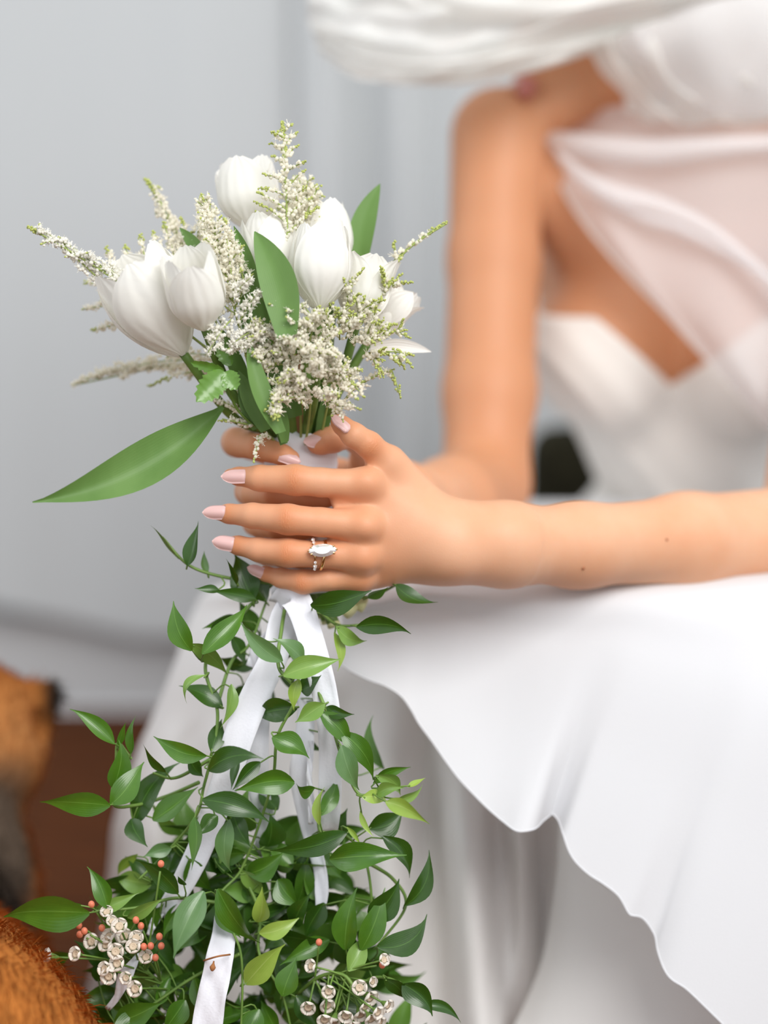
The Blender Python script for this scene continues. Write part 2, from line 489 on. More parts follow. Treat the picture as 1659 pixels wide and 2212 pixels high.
FOREARM_L = [
    (c_(ELL, at(1480, 1168, 1.38), 3.5, 3.15), 1.6),
    (c_(at(1480, 1168, 1.38), at(1250, 1178, 1.335), 3.1, 2.66), 1.6),
    (c_(at(1250, 1178, 1.335), at(1090, 1176, 1.306), 2.66, 2.58), 1.6),
    (c_(at(1090, 1176, 1.306), WRL, 2.58, 2.5), 1.6),
]
# head: turned to the picture's left, chin down
CR = at(1400, -40, 1.74)
HEAD = [
    (e_(CR, 9.0, 7.6, 10.4), 2),
    (e_(at(1285, 60, 1.715), 6.4, 6.0, 7.6), 3),
    (c_(at(1200, 228, 1.693), at(1325, 158, 1.70), 1.6, 2.3), 2.2),
    (c_(at(1200, 225, 1.70), at(1335, 150, 1.755), 1.5, 2.3), 2.2),
    (c_(at(1198, 236, 1.695), at(1180, 205, 1.695), 1.35, 1.3), 1.0),
    (c_(at(1172, 160, 1.70), at(1215, 90, 1.71), 2.2, 3.4), 1.6),
    (c_(at(1150, 186, 1.695), at(1152, 170, 1.695), 0.75, 0.85), 0.7),
    (c_(at(1100, 118, 1.695), at(1160, 20, 1.70), 0.95, 0.7), 0.9),
    (c_(at(1118, 128, 1.70), at(1140, 120, 1.70), 1.1, 1.0), 0.7),
    (c_(at(1165, 10, 1.66), at(1165, 5, 1.75), 1.0, 1.0), 1.0),
]
EAR = [(e_(at(1385, 20, 1.665), 1.6, 0.9, 3.0), 0.8), (e_(at(1385, 20, 1.82), 1.6, 0.9, 3.0), 0.8)]

# ------------------------------------------------------------------ hands
N_ = TOCAM
LH = dict(
    index=[(790, 1046, 1.266, .98), (694, 1042, 1.2585, .91), (638, 1037, 1.2560, .98), (560, 1033, 1.262, .82), (515, 1029, 1.2685, .58), (497, 1027, 1.272, .44)],
    middle=[(786, 1136, 1.262, 1.0), (694, 1128, 1.2555, .91), (622, 1122, 1.2530, .97), (545, 1114, 1.261, .80), (495, 1110, 1.2675, .62), (470, 1108, 1.271, .46)],
    ring=[(782, 1204, 1.266, .95), (692, 1198, 1.2600, .84), (622, 1194, 1.2575, .91), (560, 1188, 1.264, .76), (514, 1178, 1.270, .60), (494, 1174, 1.273, .44)],
    little=[(775, 1250, 1.276, .80), (707, 1252, 1.269, .70), (655, 1257, 1.268, .76), (608, 1249, 1.275, .62), (575, 1240, 1.279, .47), (560, 1236, 1.281, .38)],
    thumb=[(890, 1070, 1.290, 1.25), (838, 1000, 1.276, .98), (797, 961, 1.266, .86), (764, 940, 1.262, .80), (738, 918, 1.262, .60), (731, 911, 1.262, .50)],
)
PALM_L = [
    (c_(WRL, at(880, 1110, 1.283), 2.2, 1.55), 1.2),
    (c_(at(880, 1110, 1.283), at(798, 1052, 1.271), 1.5, 1.05), 1.2),
    (c_(WRL, at(798, 1136, 1.270), 1.9, 1.1), 1.2),
    (c_(WRL, at(792, 1200, 1.273), 1.9, 1.05), 1.2),
    (c_(at(955, 1180, 1.292), at(790, 1246, 1.283), 1.8, 0.88), 1.2),
    (c_(at(930, 1170, 1.305), at(815, 1110, 1.298), 2.0, 1.5), 1.4),
    (c_(at(930, 1180, 1.308), at(810, 1215, 1.298), 1.9, 1.3), 1.4),
    (c_(at(905, 1080, 1.294), at(838, 1000, 1.278), 1.35, 0.9), 1.2),
    (c_(at(842, 1008, 1.284), at(806, 1050, 1.280), 0.75, 0.8), 1.2),
    # webs between the fingers
    (c_(at(800, 1092, 1.272), at(728, 1085, 1.267), .95, .40), 0.7), (c_(at(795, 1171, 1.270), at(722, 1164, 1.267), .90, .38), 0.7),
    (c_(at(785, 1228, 1.276), at(715, 1227, 1.272), .75, .32), 0.6),
    # knuckles
    (e_(at(790, 1044, 1.2605), .75, .75, .75), 0.9), (e_(at(788, 1138, 1.2555), .8, .8, .8), 0.9),
    (e_(at(782, 1205, 1.2605), .75, .75, .75), 0.9), (e_(at(773, 1250, 1.271), .6, .6, .6), 0.9),
    # ulnar head at the wrist
    (e_(at(985, 1205, 1.277), 1.0, .8, .8), 1.6),
]
RH = dict(
    index=[(600, 985, 1.372, .95), (540, 962, 1.356, .92), (510, 955, 1.328, .98), (516, 956, 1.303, .97), (562, 967, 1.286, .86), (612, 983, 1.278, .66), (630, 989, 1.277, .52)],
    middle=[(615, 1052, 1.375, .95), (560, 1058, 1.362, .92), (536, 1062, 1.330, .88), (548, 1066, 1.302, .84), (590, 1070, 1.286, .78), (665, 1077, 1.281, .66), (706, 1080, 1.281, .52)],
    ring=[(625, 1112, 1.375, .9), (575, 1125, 1.362, .88), (552, 1130, 1.330, .84), (562, 1135, 1.304, .8), (600, 1140, 1.288, .74), (655, 1145, 1.284, .6), (675, 1146, 1.284, .48)],
    little=[(640, 1165, 1.372, .8), (590, 1185, 1.360, .76), (568, 1195, 1.330, .72), (578, 1200, 1.306, .68), (610, 1205, 1.292, .62), (650, 1210, 1.288, .52), (668, 1212, 1.288, .42)],
    thumb=[(800, 1010, 1.385, 1.2), (788, 965, 1.335, .98), (755, 940, 1.305, .88), (720, 948, 1.291, .90), (692, 957, 1.287, .76), (684, 959, 1.286, .62)],
)
PALM_R = [
    (c_(WRR, at(615, 1052, 1.382), 2.2, 1.1), 1.4), (c_(WRR, at(605, 990, 1.378), 2.0, 1.1), 1.4),
    (c_(WRR, at(628, 1112, 1.382), 2.0, 1.0), 1.4), (c_(WRR, at(645, 1165, 1.380), 1.9, 0.9), 1.4),
    (c_(WRR, at(795, 990, 1.365), 2.2, 1.2), 1.4),
]
CUT_L, CUTN_L = at(1120, 1176, 1.311), nrm(at(1250, 1178, 1.335) - at(1090, 1176, 1.306))      # hand is on the minus side
CUT_R, CUTN_R = WRR + 0.03 * nrm(at(975, 1085, 1.54) - WRR), nrm(at(975, 1085, 1.54) - WRR)

def chain_field(vol, pts, k=0.25):
    F = vol.full()
    P = [(at(p[0], p[1], p[2]), p[3]) for p in pts]
    for i in range(len(P) - 1):
        put(vol, F, ('c', P[i][0], P[i + 1][0], P[i][1] * CM, P[i + 1][1] * CM), k * CM)
    return F

def hand_mesh(chains, palm, arm, web):
    pts = np.array([at(*p[:3]) for ch in chains.values() for p in ch])
    ends = np.array([p for pr in palm for p in ([pr[0][1]] + ([pr[0][2]] if pr[0][0] == 'c' else []))])
    allp = np.vstack([pts, ends, ARM_END])
    vol = Vol(allp.min(0) - 0.032, allp.max(0) + 0.032, 0.00095)
    P = vol.full()
    for pr, k in palm: put(vol, P, pr, k * CM)
    for pr, k in arm: put(vol, P, pr, k * CM)
    out = P
    for nm, ch in chains.items():
        Fi = chain_field(vol, ch)
        out = np.minimum(out, smin(P, Fi, web * CM))
        del Fi
    v, q = surface_nets(vol, out)
    return v, q

def relax(v, q, it=2):
    n = len(v)
    for _ in range(it):
        acc = np.zeros_like(v); c = np.zeros(n)
        for a, b in ((0, 1), (1, 2), (2, 3), (3, 0)):
            np.add.at(acc, q[:, a], v[q[:, b]]); np.add.at(c, q[:, a], 1)
        v = 0.5 * v + 0.5 * acc / c[:, None]
    return v

ARM_END = CUT_L[None] + 0.012 * CUTN_L
vl, ql = hand_mesh(LH, PALM_L, FOREARM_L[2:], 0.75); vl = relax(vl, ql, 2)
ARM_END = CUT_R[None] + 0.012 * CUTN_R
vr, qr = hand_mesh(RH, PALM_R, [LIMB[9]], 0.7); vr = relax(vr, qr, 2)

volb = Vol((-0.14, 1.20, 0.0), (0.62, 2.14, 0.93), 0.0042)
FB = volb.full()
for pr, k in TORSO: put(volb, FB, pr, k * CM)
FT = FB.copy()                                   # trunk alone, used again for the bodice
for pr, k in LIMB + FOREARM_L + HEAD + EAR: put(volb, FB, pr, k * CM)
for ec in (at(1175, 42, 1.672), at(1165, 42, 1.735)): put(volb, FB, e_(ec, 1.0, 1.0, 0.9), 0.5 * CM, 's')
vb, qb = surface_nets(volb, FB); vb = relax(vb, qb, 2)

def cut_side(verts, quads, P, n, near, keep_plus):
    """bisects the part of a mesh close to P and throws away the side not kept"""
    me = vol_mesh('tmp', verts, quads, None); bm = bmesh.new(); bm.from_mesh(me); bpy.data.meshes.remove(me)
    P, n = Vector(P), Vector(n)
    fs = [f for f in bm.faces if (f.calc_center_median() - P).length < near]
    g = set(fs)
    for f in fs: g.update(f.edges); g.update(f.verts)
    bmesh.ops.bisect_plane(bm, geom=list(g), plane_co=P, plane_no=n, dist=1e-6)
    s = 1 if keep_plus else -1
    kill = [f for f in bm.faces if (f.calc_center_median() - P).length < near + 0.01 and s * (f.calc_center_median() - P).dot(n) < -1e-7]
    bmesh.ops.delete(bm, geom=kill, context='FACES')
    # drop loose crumbs that are no longer tied to the main piece
    return bm

def main_piece(bm):
    seen = set(); best = []
    bm.verts.ensure_lookup_table()
    for v0 in bm.verts:
        if v0 in seen: continue
        st = [v0]; comp = []; seen.add(v0)
        while st:
            q = st.pop(); comp.append(q)
            for e in q.link_edges:
                o = e.other_vert(q)
                if o not in seen: seen.add(o); st.append(o)
        if len(comp) > len(best): best = comp
    keep = set(best)
    bmesh.ops.delete(bm, geom=[v for v in bm.verts if v not in keep], context='VERTS')

bl = cut_side(vl, ql, CUT_L, CUTN_L, 0.25, False); main_piece(bl)
br = cut_side(vr, qr, CUT_R, CUTN_R, 0.25, False); main_piece(br)
bo = cut_side(vb, qb, CUT_L, CUTN_L, 0.075, True)
me = bpy.data.meshes.new('t'); bo.to_mesh(me); bo.free(); bo = bmesh.new(); bo.from_mesh(me)
def cut_bm(bm, P, n, near):
    P, n = Vector(P), Vector(n)
    fs = [f for f in bm.faces if (f.calc_center_median() - P).length < near]
    g = set(fs)
    for f in fs: g.update(f.edges); g.update(f.verts)
    bmesh.ops.bisect_plane(bm, geom=list(g), plane_co=P, plane_no=n, dist=1e-6)
    kill = [f for f in bm.faces if (f.calc_center_median() - P).length < near + 0.01 and (f.calc_center_median() - P).dot(n) < -1e-7]
    bmesh.ops.delete(bm, geom=kill, context='FACES')
cut_bm(bo, CUT_R, CUTN_R, 0.065)
main_piece(bo)
# join the three pieces and bridge the two wrist loops
me2 = bpy.data.meshes.new('t2')
for b in (bl, br):
    b.to_mesh(me2); bo.from_mesh(me2); b.free()
for P, n in ((CUT_L, CUTN_L), (CUT_R, CUTN_R)):
    P_, n_ = Vector(P), Vector(n)
    ed = [e for e in bo.edges if e.is_boundary and (e.verts[0].co - P_).length < 0.06 and abs((e.verts[0].co - P_).dot(n_)) < 0.004]
    try: bmesh.ops.bridge_loops(bo, edges=ed)
    except Exception as ex: print('BRIDGE', ex, len(ed))
    zone = [q for q in bo.verts if (q.co - P_).length < 0.07 and abs((q.co - P_).dot(n_)) < 0.007]
    for _ in range(10): bmesh.ops.smooth_vert(bo, verts=zone, factor=0.5, use_axis_x=True, use_axis_y=True, use_axis_z=True)
bmesh.ops.recalc_face_normals(bo, faces=bo.faces[:])
person_me = bpy.data.meshes.new('person'); bo.to_mesh(person_me); bo.free()
person_me.polygons.foreach_set('use_smooth', [True] * len(person_me.polygons))
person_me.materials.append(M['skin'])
person = bpy.data.objects.new('person', person_me); COL.objects.link(person)
tag(person, 'seated person in white dress and veil holding the bouquet with both hands', 'person')

# fine skin folds over the finger joints: distance along the finger and how strongly the fold shows
pv = np.empty(len(person_me.vertices) * 3, np.float32); person_me.vertices.foreach_get('co', pv); pv = pv.reshape(-1, 3)
pnrm = np.empty(len(pv) * 3, np.float32); person_me.vertices.foreach_get('normal', pnrm); pnrm = pnrm.reshape(-1, 3)
ct = np.zeros(len(pv), np.float32); cw = np.zeros(len(pv), np.float32); blush = np.zeros(len(pv), np.float32)
for ch, hand in ((LH, 0), (RH, 1)):
    for nm, pts in ch.items():
        js = ((2, 0.0038, 1.0, .0125), (4 if nm != 'thumb' else 3, 0.003, .55, .010)) if nm != 'thumb' else ((2, 0.0045, .8, .0125),)
        for (k, wd, st_, rad) in js:
            c = at(*pts[k][:3]); axd = nrm(at(*pts[k + 1][:3]) - at(*pts[k - 1][:3])); r_ = pts[k][3] * CM * 1.35
            q = pv - c; a_ = q @ axd; pr_ = np.linalg.norm(q - a_[:, None] * axd, axis=1)
            m_ = (pr_ < r_) & (np.abs(a_) < .014)
            dors = np.clip(pnrm @ TOCAM, 0, 1) ** 1.5
            wv = np.exp(-(a_ / wd) ** 2) * st_ * dors * m_
            up_ = wv > cw; ct = np.where(up_, a_, ct); cw = np.where(up_, wv, cw)
            blush = np.maximum(blush, np.exp(-(a_ / .008) ** 2) * m_ * dors * .8)
        for k in (4, 5):
            if k < len(pts):
                q = np.linalg.norm(pv - at(*pts[k][:3]), axis=1); blush = np.maximum(blush, .8 * np.clip(1 - q / .014, 0, 1))
for k in (0,):
    for nm in ('index', 'middle', 'ring', 'little'):
        q = np.linalg.norm(pv - at(*LH[nm][0][:3]) - TOCAM * .008, axis=1); blush = np.maximum(blush, .55 * np.clip(1 - q / .012, 0, 1))
xs_ = (pv[:, 0] - 0.0) / 1.28 * FPX + CX
hand_r = np.clip((960 - xs_) / 130, 0, 1) * (pv[:, 1] < 1.43)          # hands are ruddier than the forearms
blush = np.clip(np.maximum(blush, 0) * .75 + .42 * hand_r + 0, 0, 1)
tan_shade = np.clip((pv[:, 1] - 1.44) / .1, 0, 1)            # dimmer light on upper arms, chest and face, put into the skin colour
for nm_, arr in (('crease_t', ct), ('crease_w', cw), ('blush', blush), ('tan', tan_shade)):
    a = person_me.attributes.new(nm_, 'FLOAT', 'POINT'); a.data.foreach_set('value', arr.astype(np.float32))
def skin_nodes():
    m = M['skin']; nt = m.node_tree; L = nt.links.new; p = nt.nodes['Principled BSDF']
    def attr(n):
        a = nt.nodes.new('ShaderNodeAttribute'); a.attribute_name = n; return a.outputs['Fac']
    def math_(op, a, b):
        n = nt.nodes.new('ShaderNodeMath'); n.operation = op
        for i, x in enumerate((a, b)):
            if isinstance(x, (int, float)): n.inputs[i].default_value = x
            elif x is not None: L(x, n.inputs[i])
        return n.outputs[0]
    nz = nt.nodes.new('ShaderNodeTexNoise'); nz.inputs['Scale'].default_value = 420; nz.inputs['Detail'].default_value = 2
    tc = nt.nodes.new('ShaderNodeTexCoord'); L(tc.outputs['Object'], nz.inputs['Vector'])
    ph = math_('ADD', math_('MULTIPLY', attr('crease_t'), 4200.0), math_('MULTIPLY', nz.outputs[0], 16.0))
    hgt = math_('MULTIPLY', math_('MULTIPLY', math_('SINE', ph, None), attr('crease_w')), 1.0)
    bp = nt.nodes.new('ShaderNodeBump'); bp.inputs['Strength'].default_value = 0.32; bp.inputs['Distance'].default_value = 0.00022
    L(hgt, bp.inputs['Height'])
    old = p.inputs['Normal'].links[0].from_socket; L(old, bp.inputs['Normal']); L(bp.outputs[0], p.inputs['Normal'])
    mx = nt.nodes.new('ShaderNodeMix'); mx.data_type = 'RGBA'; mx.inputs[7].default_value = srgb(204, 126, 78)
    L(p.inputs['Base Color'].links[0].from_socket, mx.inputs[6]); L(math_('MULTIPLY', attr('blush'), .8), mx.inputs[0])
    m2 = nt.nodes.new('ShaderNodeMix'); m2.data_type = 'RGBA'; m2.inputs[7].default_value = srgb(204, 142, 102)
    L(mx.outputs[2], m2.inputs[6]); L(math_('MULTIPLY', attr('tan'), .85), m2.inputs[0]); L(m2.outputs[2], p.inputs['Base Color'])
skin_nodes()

# ------------------------------------------------------------------ nails
def nail(base, tip, width, normal, round_=0.35, lift=0.0004):
    b, t = np.asarray(base), np.asarray(tip); ax = nrm(t - b); L = np.linalg.norm(t - b)
    n = nrm(normal - ax * np.dot(normal, ax)); s = np.cross(ax, n)
    vv = []; nu, nv = 11, 9
    for i in range(nu):
        u = i / (nu - 1)
        wv = width / 2 * (min(1.0, (u / 0.12) ** 0.5 if u < 0.12 else 1.0) if u < 0.5 else max(0.02, (1 - ((u - 0.5) / 0.5) ** 2.2)) ** 0.75)
        if u < 0.12: wv = width / 2 * (0.72 + 0.28 * math.sin(u / 0.12 * math.pi / 2))
        for j in range(nv):
            c = -1 + 2 * j / (nv - 1)
            h = -round_ * width * (c * wv / (width / 2)) ** 2 * 0.9
            dip = -0.06 * L * (2 * u - 1) ** 2 - (0.0006 if u == 0 else 0)
            vv.append(b + ax * (L * u) + s * (c * wv) + n * (h + dip + lift))
    f = grid_faces(nu, nv)
    k = len(vv)
    vv2 = vv + [p - n * 0.0007 for p in vv]
    f2 = f + [tuple(reversed([i + k for i in q])) for q in f]
    ring = [j for j in range(nv)] + [i * nv + nv - 1 for i in range(1, nu)] + [(nu - 1) * nv + j for j in range(nv - 2, -1, -1)] + [i * nv for i in range(nu - 2, 0, -1)]
    for i in range(len(ring)):
        a, c2 = ring[i], ring[(i + 1) % len(ring)]
        f2.append((a, a + k, c2 + k, c2))
    return vv2, f2
bpy.context.view_layer.update()
def surf(px, py, fallback):
    """depth of the skin at a point of the photograph"""
    dr = nrm(at(px, py, 1.0) - CAM); hit, loc, no, ix = person.ray_cast(V(CAM), V(dr))
    return float((np.array(loc) - CAM) @ FWD) if hit else fallback
def add_nail(b, t, wpx, normal, lift=0.0006):
    db = surf(b[0], b[1], b[2]); k = 0.45; dm_ = surf(b[0] + (t[0] - b[0]) * k, b[1] + (t[1] - b[1]) * k, db)
    sl = min(0.004, max(-0.001, (dm_ - db) / k * .7))
    b = (b[0], b[1], db - lift); t = (t[0], t[1], db - lift + sl)
    d = b[2]; vv, ff = nail(at(*b), at(*t), wpx / FPX * d, normal)
    return mesh_obj('fingernail', vv, ff, M['nail'], person, origin=at(*b))
up = UPV
add_nail((532, 1027, 1.2605), (476, 1029, 1.2685), 31, TOCAM + 0.15 * up)
add_nail((488, 1107, 1.2625), (436, 1107, 1.2680), 31, TOCAM - 0.2 * RGT)
add_nail((506, 1177, 1.2640), (457, 1169, 1.2685), 33, TOCAM - 0.2 * RGT)
add_nail((569, 1240, 1.2745), (533, 1225, 1.2790), 25, TOCAM - 0.2 * RGT)
add_nail((760, 922, 1.2560), (716, 892, 1.2560), 32, TOCAM * 0.75 + up * 0.8 + 0.5 * RGT)
add_nail((706, 943, 1.2805), (655, 954, 1.2800), 34, TOCAM + 0.4 * up)
add_nail((600, 980, 1.2715), (650, 998, 1.2720), 27, TOCAM + 0.2 * up)

# ------------------------------------------------------------------ face details and hair
m = MB()
v, f = tube(px_path([(1122, 172, 1.690), (1136, 178, 1.668), (1160, 176, 1.664)], 9), [.002, .0045, .006, .0065, .006, .005, .004, .003, .001], 8); m.add(v, f)
v, f = tube(px_path([(1124, 196, 1.690), (1138, 197, 1.668), (1158, 184, 1.664)], 9), [.002, .0055, .0075, .008, .0075, .006, .004, .003, .001], 8); m.add(v, f)
m.build('lips', M['lips'], person)
for ec in (at(1182, 42, 1.680), at(1176, 42, 1.738)):
    o = mesh_obj('eye', ICO2[0] * 0.0115 + ec, ICO2[1], M['eyewhite'], person)
vh = Vol(CR - 0.14, CR + 0.14, 0.005); FH = vh.full()
put(vh, FH, ('e', CR + [0.012, 0, 0.008], (0.100, 0.088, 0.114), None), 0)
put(vh, FH, ('e', at(1500, 40, 1.78), (0.045, 0.045, 0.045), None), 0.02)
put(vh, FH, ('c', at(1190, 70, 1.70), at(1150, 160, 1.70), 0.075, 0.075), 0.012, 's')
vv, qq = surface_nets(vh, FH); hm = vol_mesh('hair', vv, qq, M['hair'])
ho = bpy.data.objects.new('hair', hm); COL.objects.link(ho); set_parent(ho, person)
for (a, b, d, r) in ((1260, 1227, 1.3065, 5), (1440, 1166, 1.340, 4)):
    ctr = at(a, b, surf(a, b, d)); o = mesh_obj('mole', ICO1[0] * np.array([1, .5, 1]) * (r / FPX * d) + ctr, ICO1[1], mat('mole', srgb(176, 116, 84), 0.6), person)
# ------------------------------------------------------------------ bodice: a shell of cloth over the trunk, cut at a V neckline
def plane_thru(p, q, tilt=0.0):
    """plane holding the line p-q and the viewing direction; positive on the upper side"""
    a, b = at(*p), at(*q); n = np.cross(b - a, FWD + tilt * UPV); n = nrm(n)
    if n @ UPV < 0: n = -n
    return a, n
pa, na = plane_thru((1170, 590, 1.72), (1458, 836, 1.72), 0.10)
pb, nb_ = plane_thru((1458, 836, 1.72), (1640, 690, 1.72), 0.10)
vd = Vol((0.02, 1.56, 0.30), (0.46, 2.12, 0.72), 0.003)
FD = vd.full()
for pr, k in TORSO + LIMB[0:5] + LIMB[12:14]: put(vd, FD, pr, k * CM)
X, Y, Z = vd.grid((slice(None),) * 3)
wr = 0.0012 * np.sin(120 * X + 60 * Z) * np.sin(70 * Z + 20 * X) + 0.0018 * np.sin(46 * (Z + 0.55 * X) + 0.8)
ps, ns_ = plane_thru((1165, 779, 1.72), (1330, 965, 1.72), 0.05)
seam = np.clip(((X - ps[0]) * ns_[0] + (Y - ps[1]) * ns_[1] + (Z - ps[2]) * ns_[2]) / 0.006, 0, 1)     # the draped bust layer ends above the waist
outer = FD - 0.0058 - 0.0065 * seam + wr
inner = -(FD + 0.004)
fa = (X - pa[0]) * na[0] + (Y - pa[1]) * na[1] + (Z - pa[2]) * na[2]
fb = (X - pb[0]) * nb_[0] + (Y - pb[1]) * nb_[1] + (Z - pb[2]) * nb_[2]
neck = np.minimum(fa, fb)
topb = Z - 0.62
SH = np.maximum(np.maximum(outer, inner), np.maximum(neck, topb)).astype(np.float32)
v_, q_ = surface_nets(vd, SH); v_ = relax(v_, q_, 1)
bme = vol_mesh('bodice', v_, q_, M['dress']); bmm = bmesh.new(); bmm.from_mesh(bme); main_piece(bmm); bmm.to_mesh(bme); bmm.free()
bod = bpy.data.objects.new('bodice', bme); COL.objects.link(bod); set_parent(bod, person)

# ------------------------------------------------------------------ skirts
def sheet(name, cols, nt, matl, parent, dispf=None, thick=0.0, n_s=None):
    """cols: list of columns, each a list of (px,py,d) from hem upward; lofted smoothly both ways"""
    C = [catmull([at(*p) for p in c], nt) for c in cols]
    C = np.array(C)                                     # s, t, 3
    ns = n_s or len(cols) * 4
    G = np.stack([catmull(C[:, j], ns) for j in range(nt)], 1)
    if dispf is not None:
        du = np.gradient(G, axis=0); dv = np.gradient(G, axis=1)
        Nn = np.cross(du, dv); Nn /= np.linalg.norm(Nn, axis=2)[..., None] + 1e-9
        sgn = np.sign(np.sum(Nn * TOCAM, axis=2, keepdims=True)); sgn[sgn == 0] = 1
        ss = np.linspace(0, 1, ns)[:, None]; tt = np.linspace(0, 1, nt)[None]
        G = G + Nn * np.sign(np.median(sgn)) * dispf(ss, tt)[..., None]
    o = mesh_obj(name, G.reshape(-1, 3), grid_faces(ns, nt), matl, parent)
    if thick:
        sm = o.modifiers.new('cloth', 'SOLIDIFY'); sm.thickness = thick; sm.offset = 0
    return o, G

# overskirt: short upper layer whose hem runs down to the right
HEM = [(738, 1438, 1.352), (765, 1456, 1.348), (800, 1473, 1.343), (836, 1486, 1.338), (868, 1506, 1.334), (890, 1534, 1.332), (906, 1562, 1.330),
       (932, 1598, 1.328), (962, 1642, 1.325), (992, 1682, 1.322), (1024, 1716, 1.319), (1056, 1748, 1.316), (1088, 1776, 1.312), (1118, 1797, 1.308), (1142, 1790, 1.312), (1164, 1768, 1.328),
       (1188, 1756, 1.338), (1206, 1770, 1.330), (1216, 1806, 1.316), (1236, 1852, 1.312), (1268, 1886, 1.311), (1304, 1910, 1.310), (1336, 1936, 1.308), (1362, 1976, 1.306), (1392, 1986, 1.310), (1412, 2016, 1.312),
       (1422, 2058, 1.309), (1444, 2108, 1.305), (1480, 2134, 1.304), (1520, 2172, 1.303), (1564, 2216, 1.302), (1610, 2268, 1.302), (1680, 2330, 1.305), (1780, 2390, 1.32), (1900, 2440, 1.35)]
cols = []
for i, h in enumerate(HEM):
    u = i / (len(HEM) - 1)
    cx = 742 + (1990 - 742) * u ** 0.92
    cy = 1300 - 40 * min(1, u / 0.12)
    cd = 1.378 - 0.008 * min(1, u / 0.3)
    hx, hy, hd = h
    bx = 860 + (1750 - 860) * u
    hs = 1.352 - 0.047 * min(1, u / 0.8) ** .8
    m1 = (hx + (cx - hx) * 0.33, hy + (cy - hy) * 0.36, 0.25 * hd + 0.75 * hs + 0.006)
    m2 = (hx + (cx - hx) * 0.72, hy + (cy - hy) * 0.76, hs + 0.016)
    cols.append([h, m1, m2, (cx, cy + 4, cd - 0.012), (cx * 0.7 + bx * 0.3, cy - 62, 1.49), (cx * 0.3 + bx * 0.7, 1122, 1.64), (bx, 1082, 1.82)])
def d_over(s, t):
    a = np.clip(1 - t / 0.55, 0, 1)
    return (0.0032 * np.sin(s * 15 + 1.2 + 1.2 * t) * a + 0.0012 * np.sin(s * 33 + t * 5) * a ** 1.5
            + 0.003 * np.sin(s * 9 + t * 7) * np.clip(t, 0.2, 1) * (1 - t))
ov, G = sheet('overskirt', cols, 44, M['satin'], person, d_over, n_s=220)
v, f = tube(G[:, 0], 0.0006, 6); hem = mesh_obj('hem', v, f, M['satin'], ov)

# front panel of the underskirt, seen below the overskirt at the lower right
pan = []
EDGE = [(1206, 1720), (1208, 1800), (1206, 1880), (1196, 1960), (1178, 2060), (1150, 2140), (1105, 2230), (1040, 2340)]
for i, u in enumerate(np.linspace(0, 1, 12)):
    c = []
    for k, (ex, ey) in enumerate(reversed(EDGE)):
        bulge = 0.05 * (1 - u) ** 4
        c.append((ex + u * (1750 - ex), ey + u * 40, 1.385 + bulge - 0.012 * math.sin(u * 3.1)))
    pan.append(c)
sheet('skirt_panel', pan, 24, M['under'], person, lambda s, t: 0.004 * np.sin(s * 13 + t * 2) * (1 - t) + 0.0 * s, n_s=60)

# underskirt: falls from the knees, spreading to the left behind the greenery
LEFT = [(150, 2420), (170, 2220), (215, 2030), (238, 1860), (248, 1770), (300, 1620), (336, 1540), (380, 1430), (420, 1320), (470, 1268)]
RIGHT = [(1700, 2420), (1690, 2220), (1680, 2030), (1670, 1860), (1660, 1770), (1650, 1620), (1640, 1540), (1630, 1430), (1620, 1330), (1610, 1276)]
def fold_d(x, y):
    """soft fold relief: + is away from the camera"""
    t = min(1.0, max(0.0, (y - 1420) / 450))
    w_ = lambda c, s: math.exp(-((x - c) / s) ** 2)
    lean = (y - 1900) * 0.10
    r = (0.034 * w_(935 + lean * 0.3, 42) * (1 - abs(t - .5)) - 0.030 * w_(1010 + lean, 55) + 0.034 * w_(1085 + lean, 34) - 0.018 * w_(1122 + lean, 22) + 0.05 * w_(1168 - lean * 0.2, 34)
         - 0.02 * w_(830, 60) + 0.022 * w_(745, 42) - 0.02 * w_(640, 60) + 0.018 * w_(560, 40) - 0.015 * w_(470, 50) + 0.02 * w_(395, 30) - 0.01 * w_(330, 40))
    return r * t
und = []
for u in np.linspace(0, 1, 64):
    uu = u
    c = []
    for (lx, ly), (rx, ry) in zip(LEFT, RIGHT):
        x = lx + uu * (rx - lx); y = ly + uu * (ry - ly)
        d0 = 1.52 - 0.085 * math.sin(min(1, uu / 0.42) * math.pi / 2) + 0.05 * (1 - min(1, uu / 0.06)) ** 2
        d0 += 0.02 * max(0, (1600 - y) / 400) * (1 - uu)
        c.append((x, y, d0 + fold_d(x, y) + (0.03 if y < 1340 else 0)))
    x = c[-1][0]
    c.append((700 + uu * 900, 1205, 1.66)); c.append((900 + uu * 750, 1135, 1.78)); c.append((1130 + uu * 620, 1108, 1.90))
    und.append(c)
sheet('underskirt', und, 56, M['under'], person, lambda s, t: 0.002 * np.sin(s * 60 + 3 * t) * (1 - t), n_s=240)

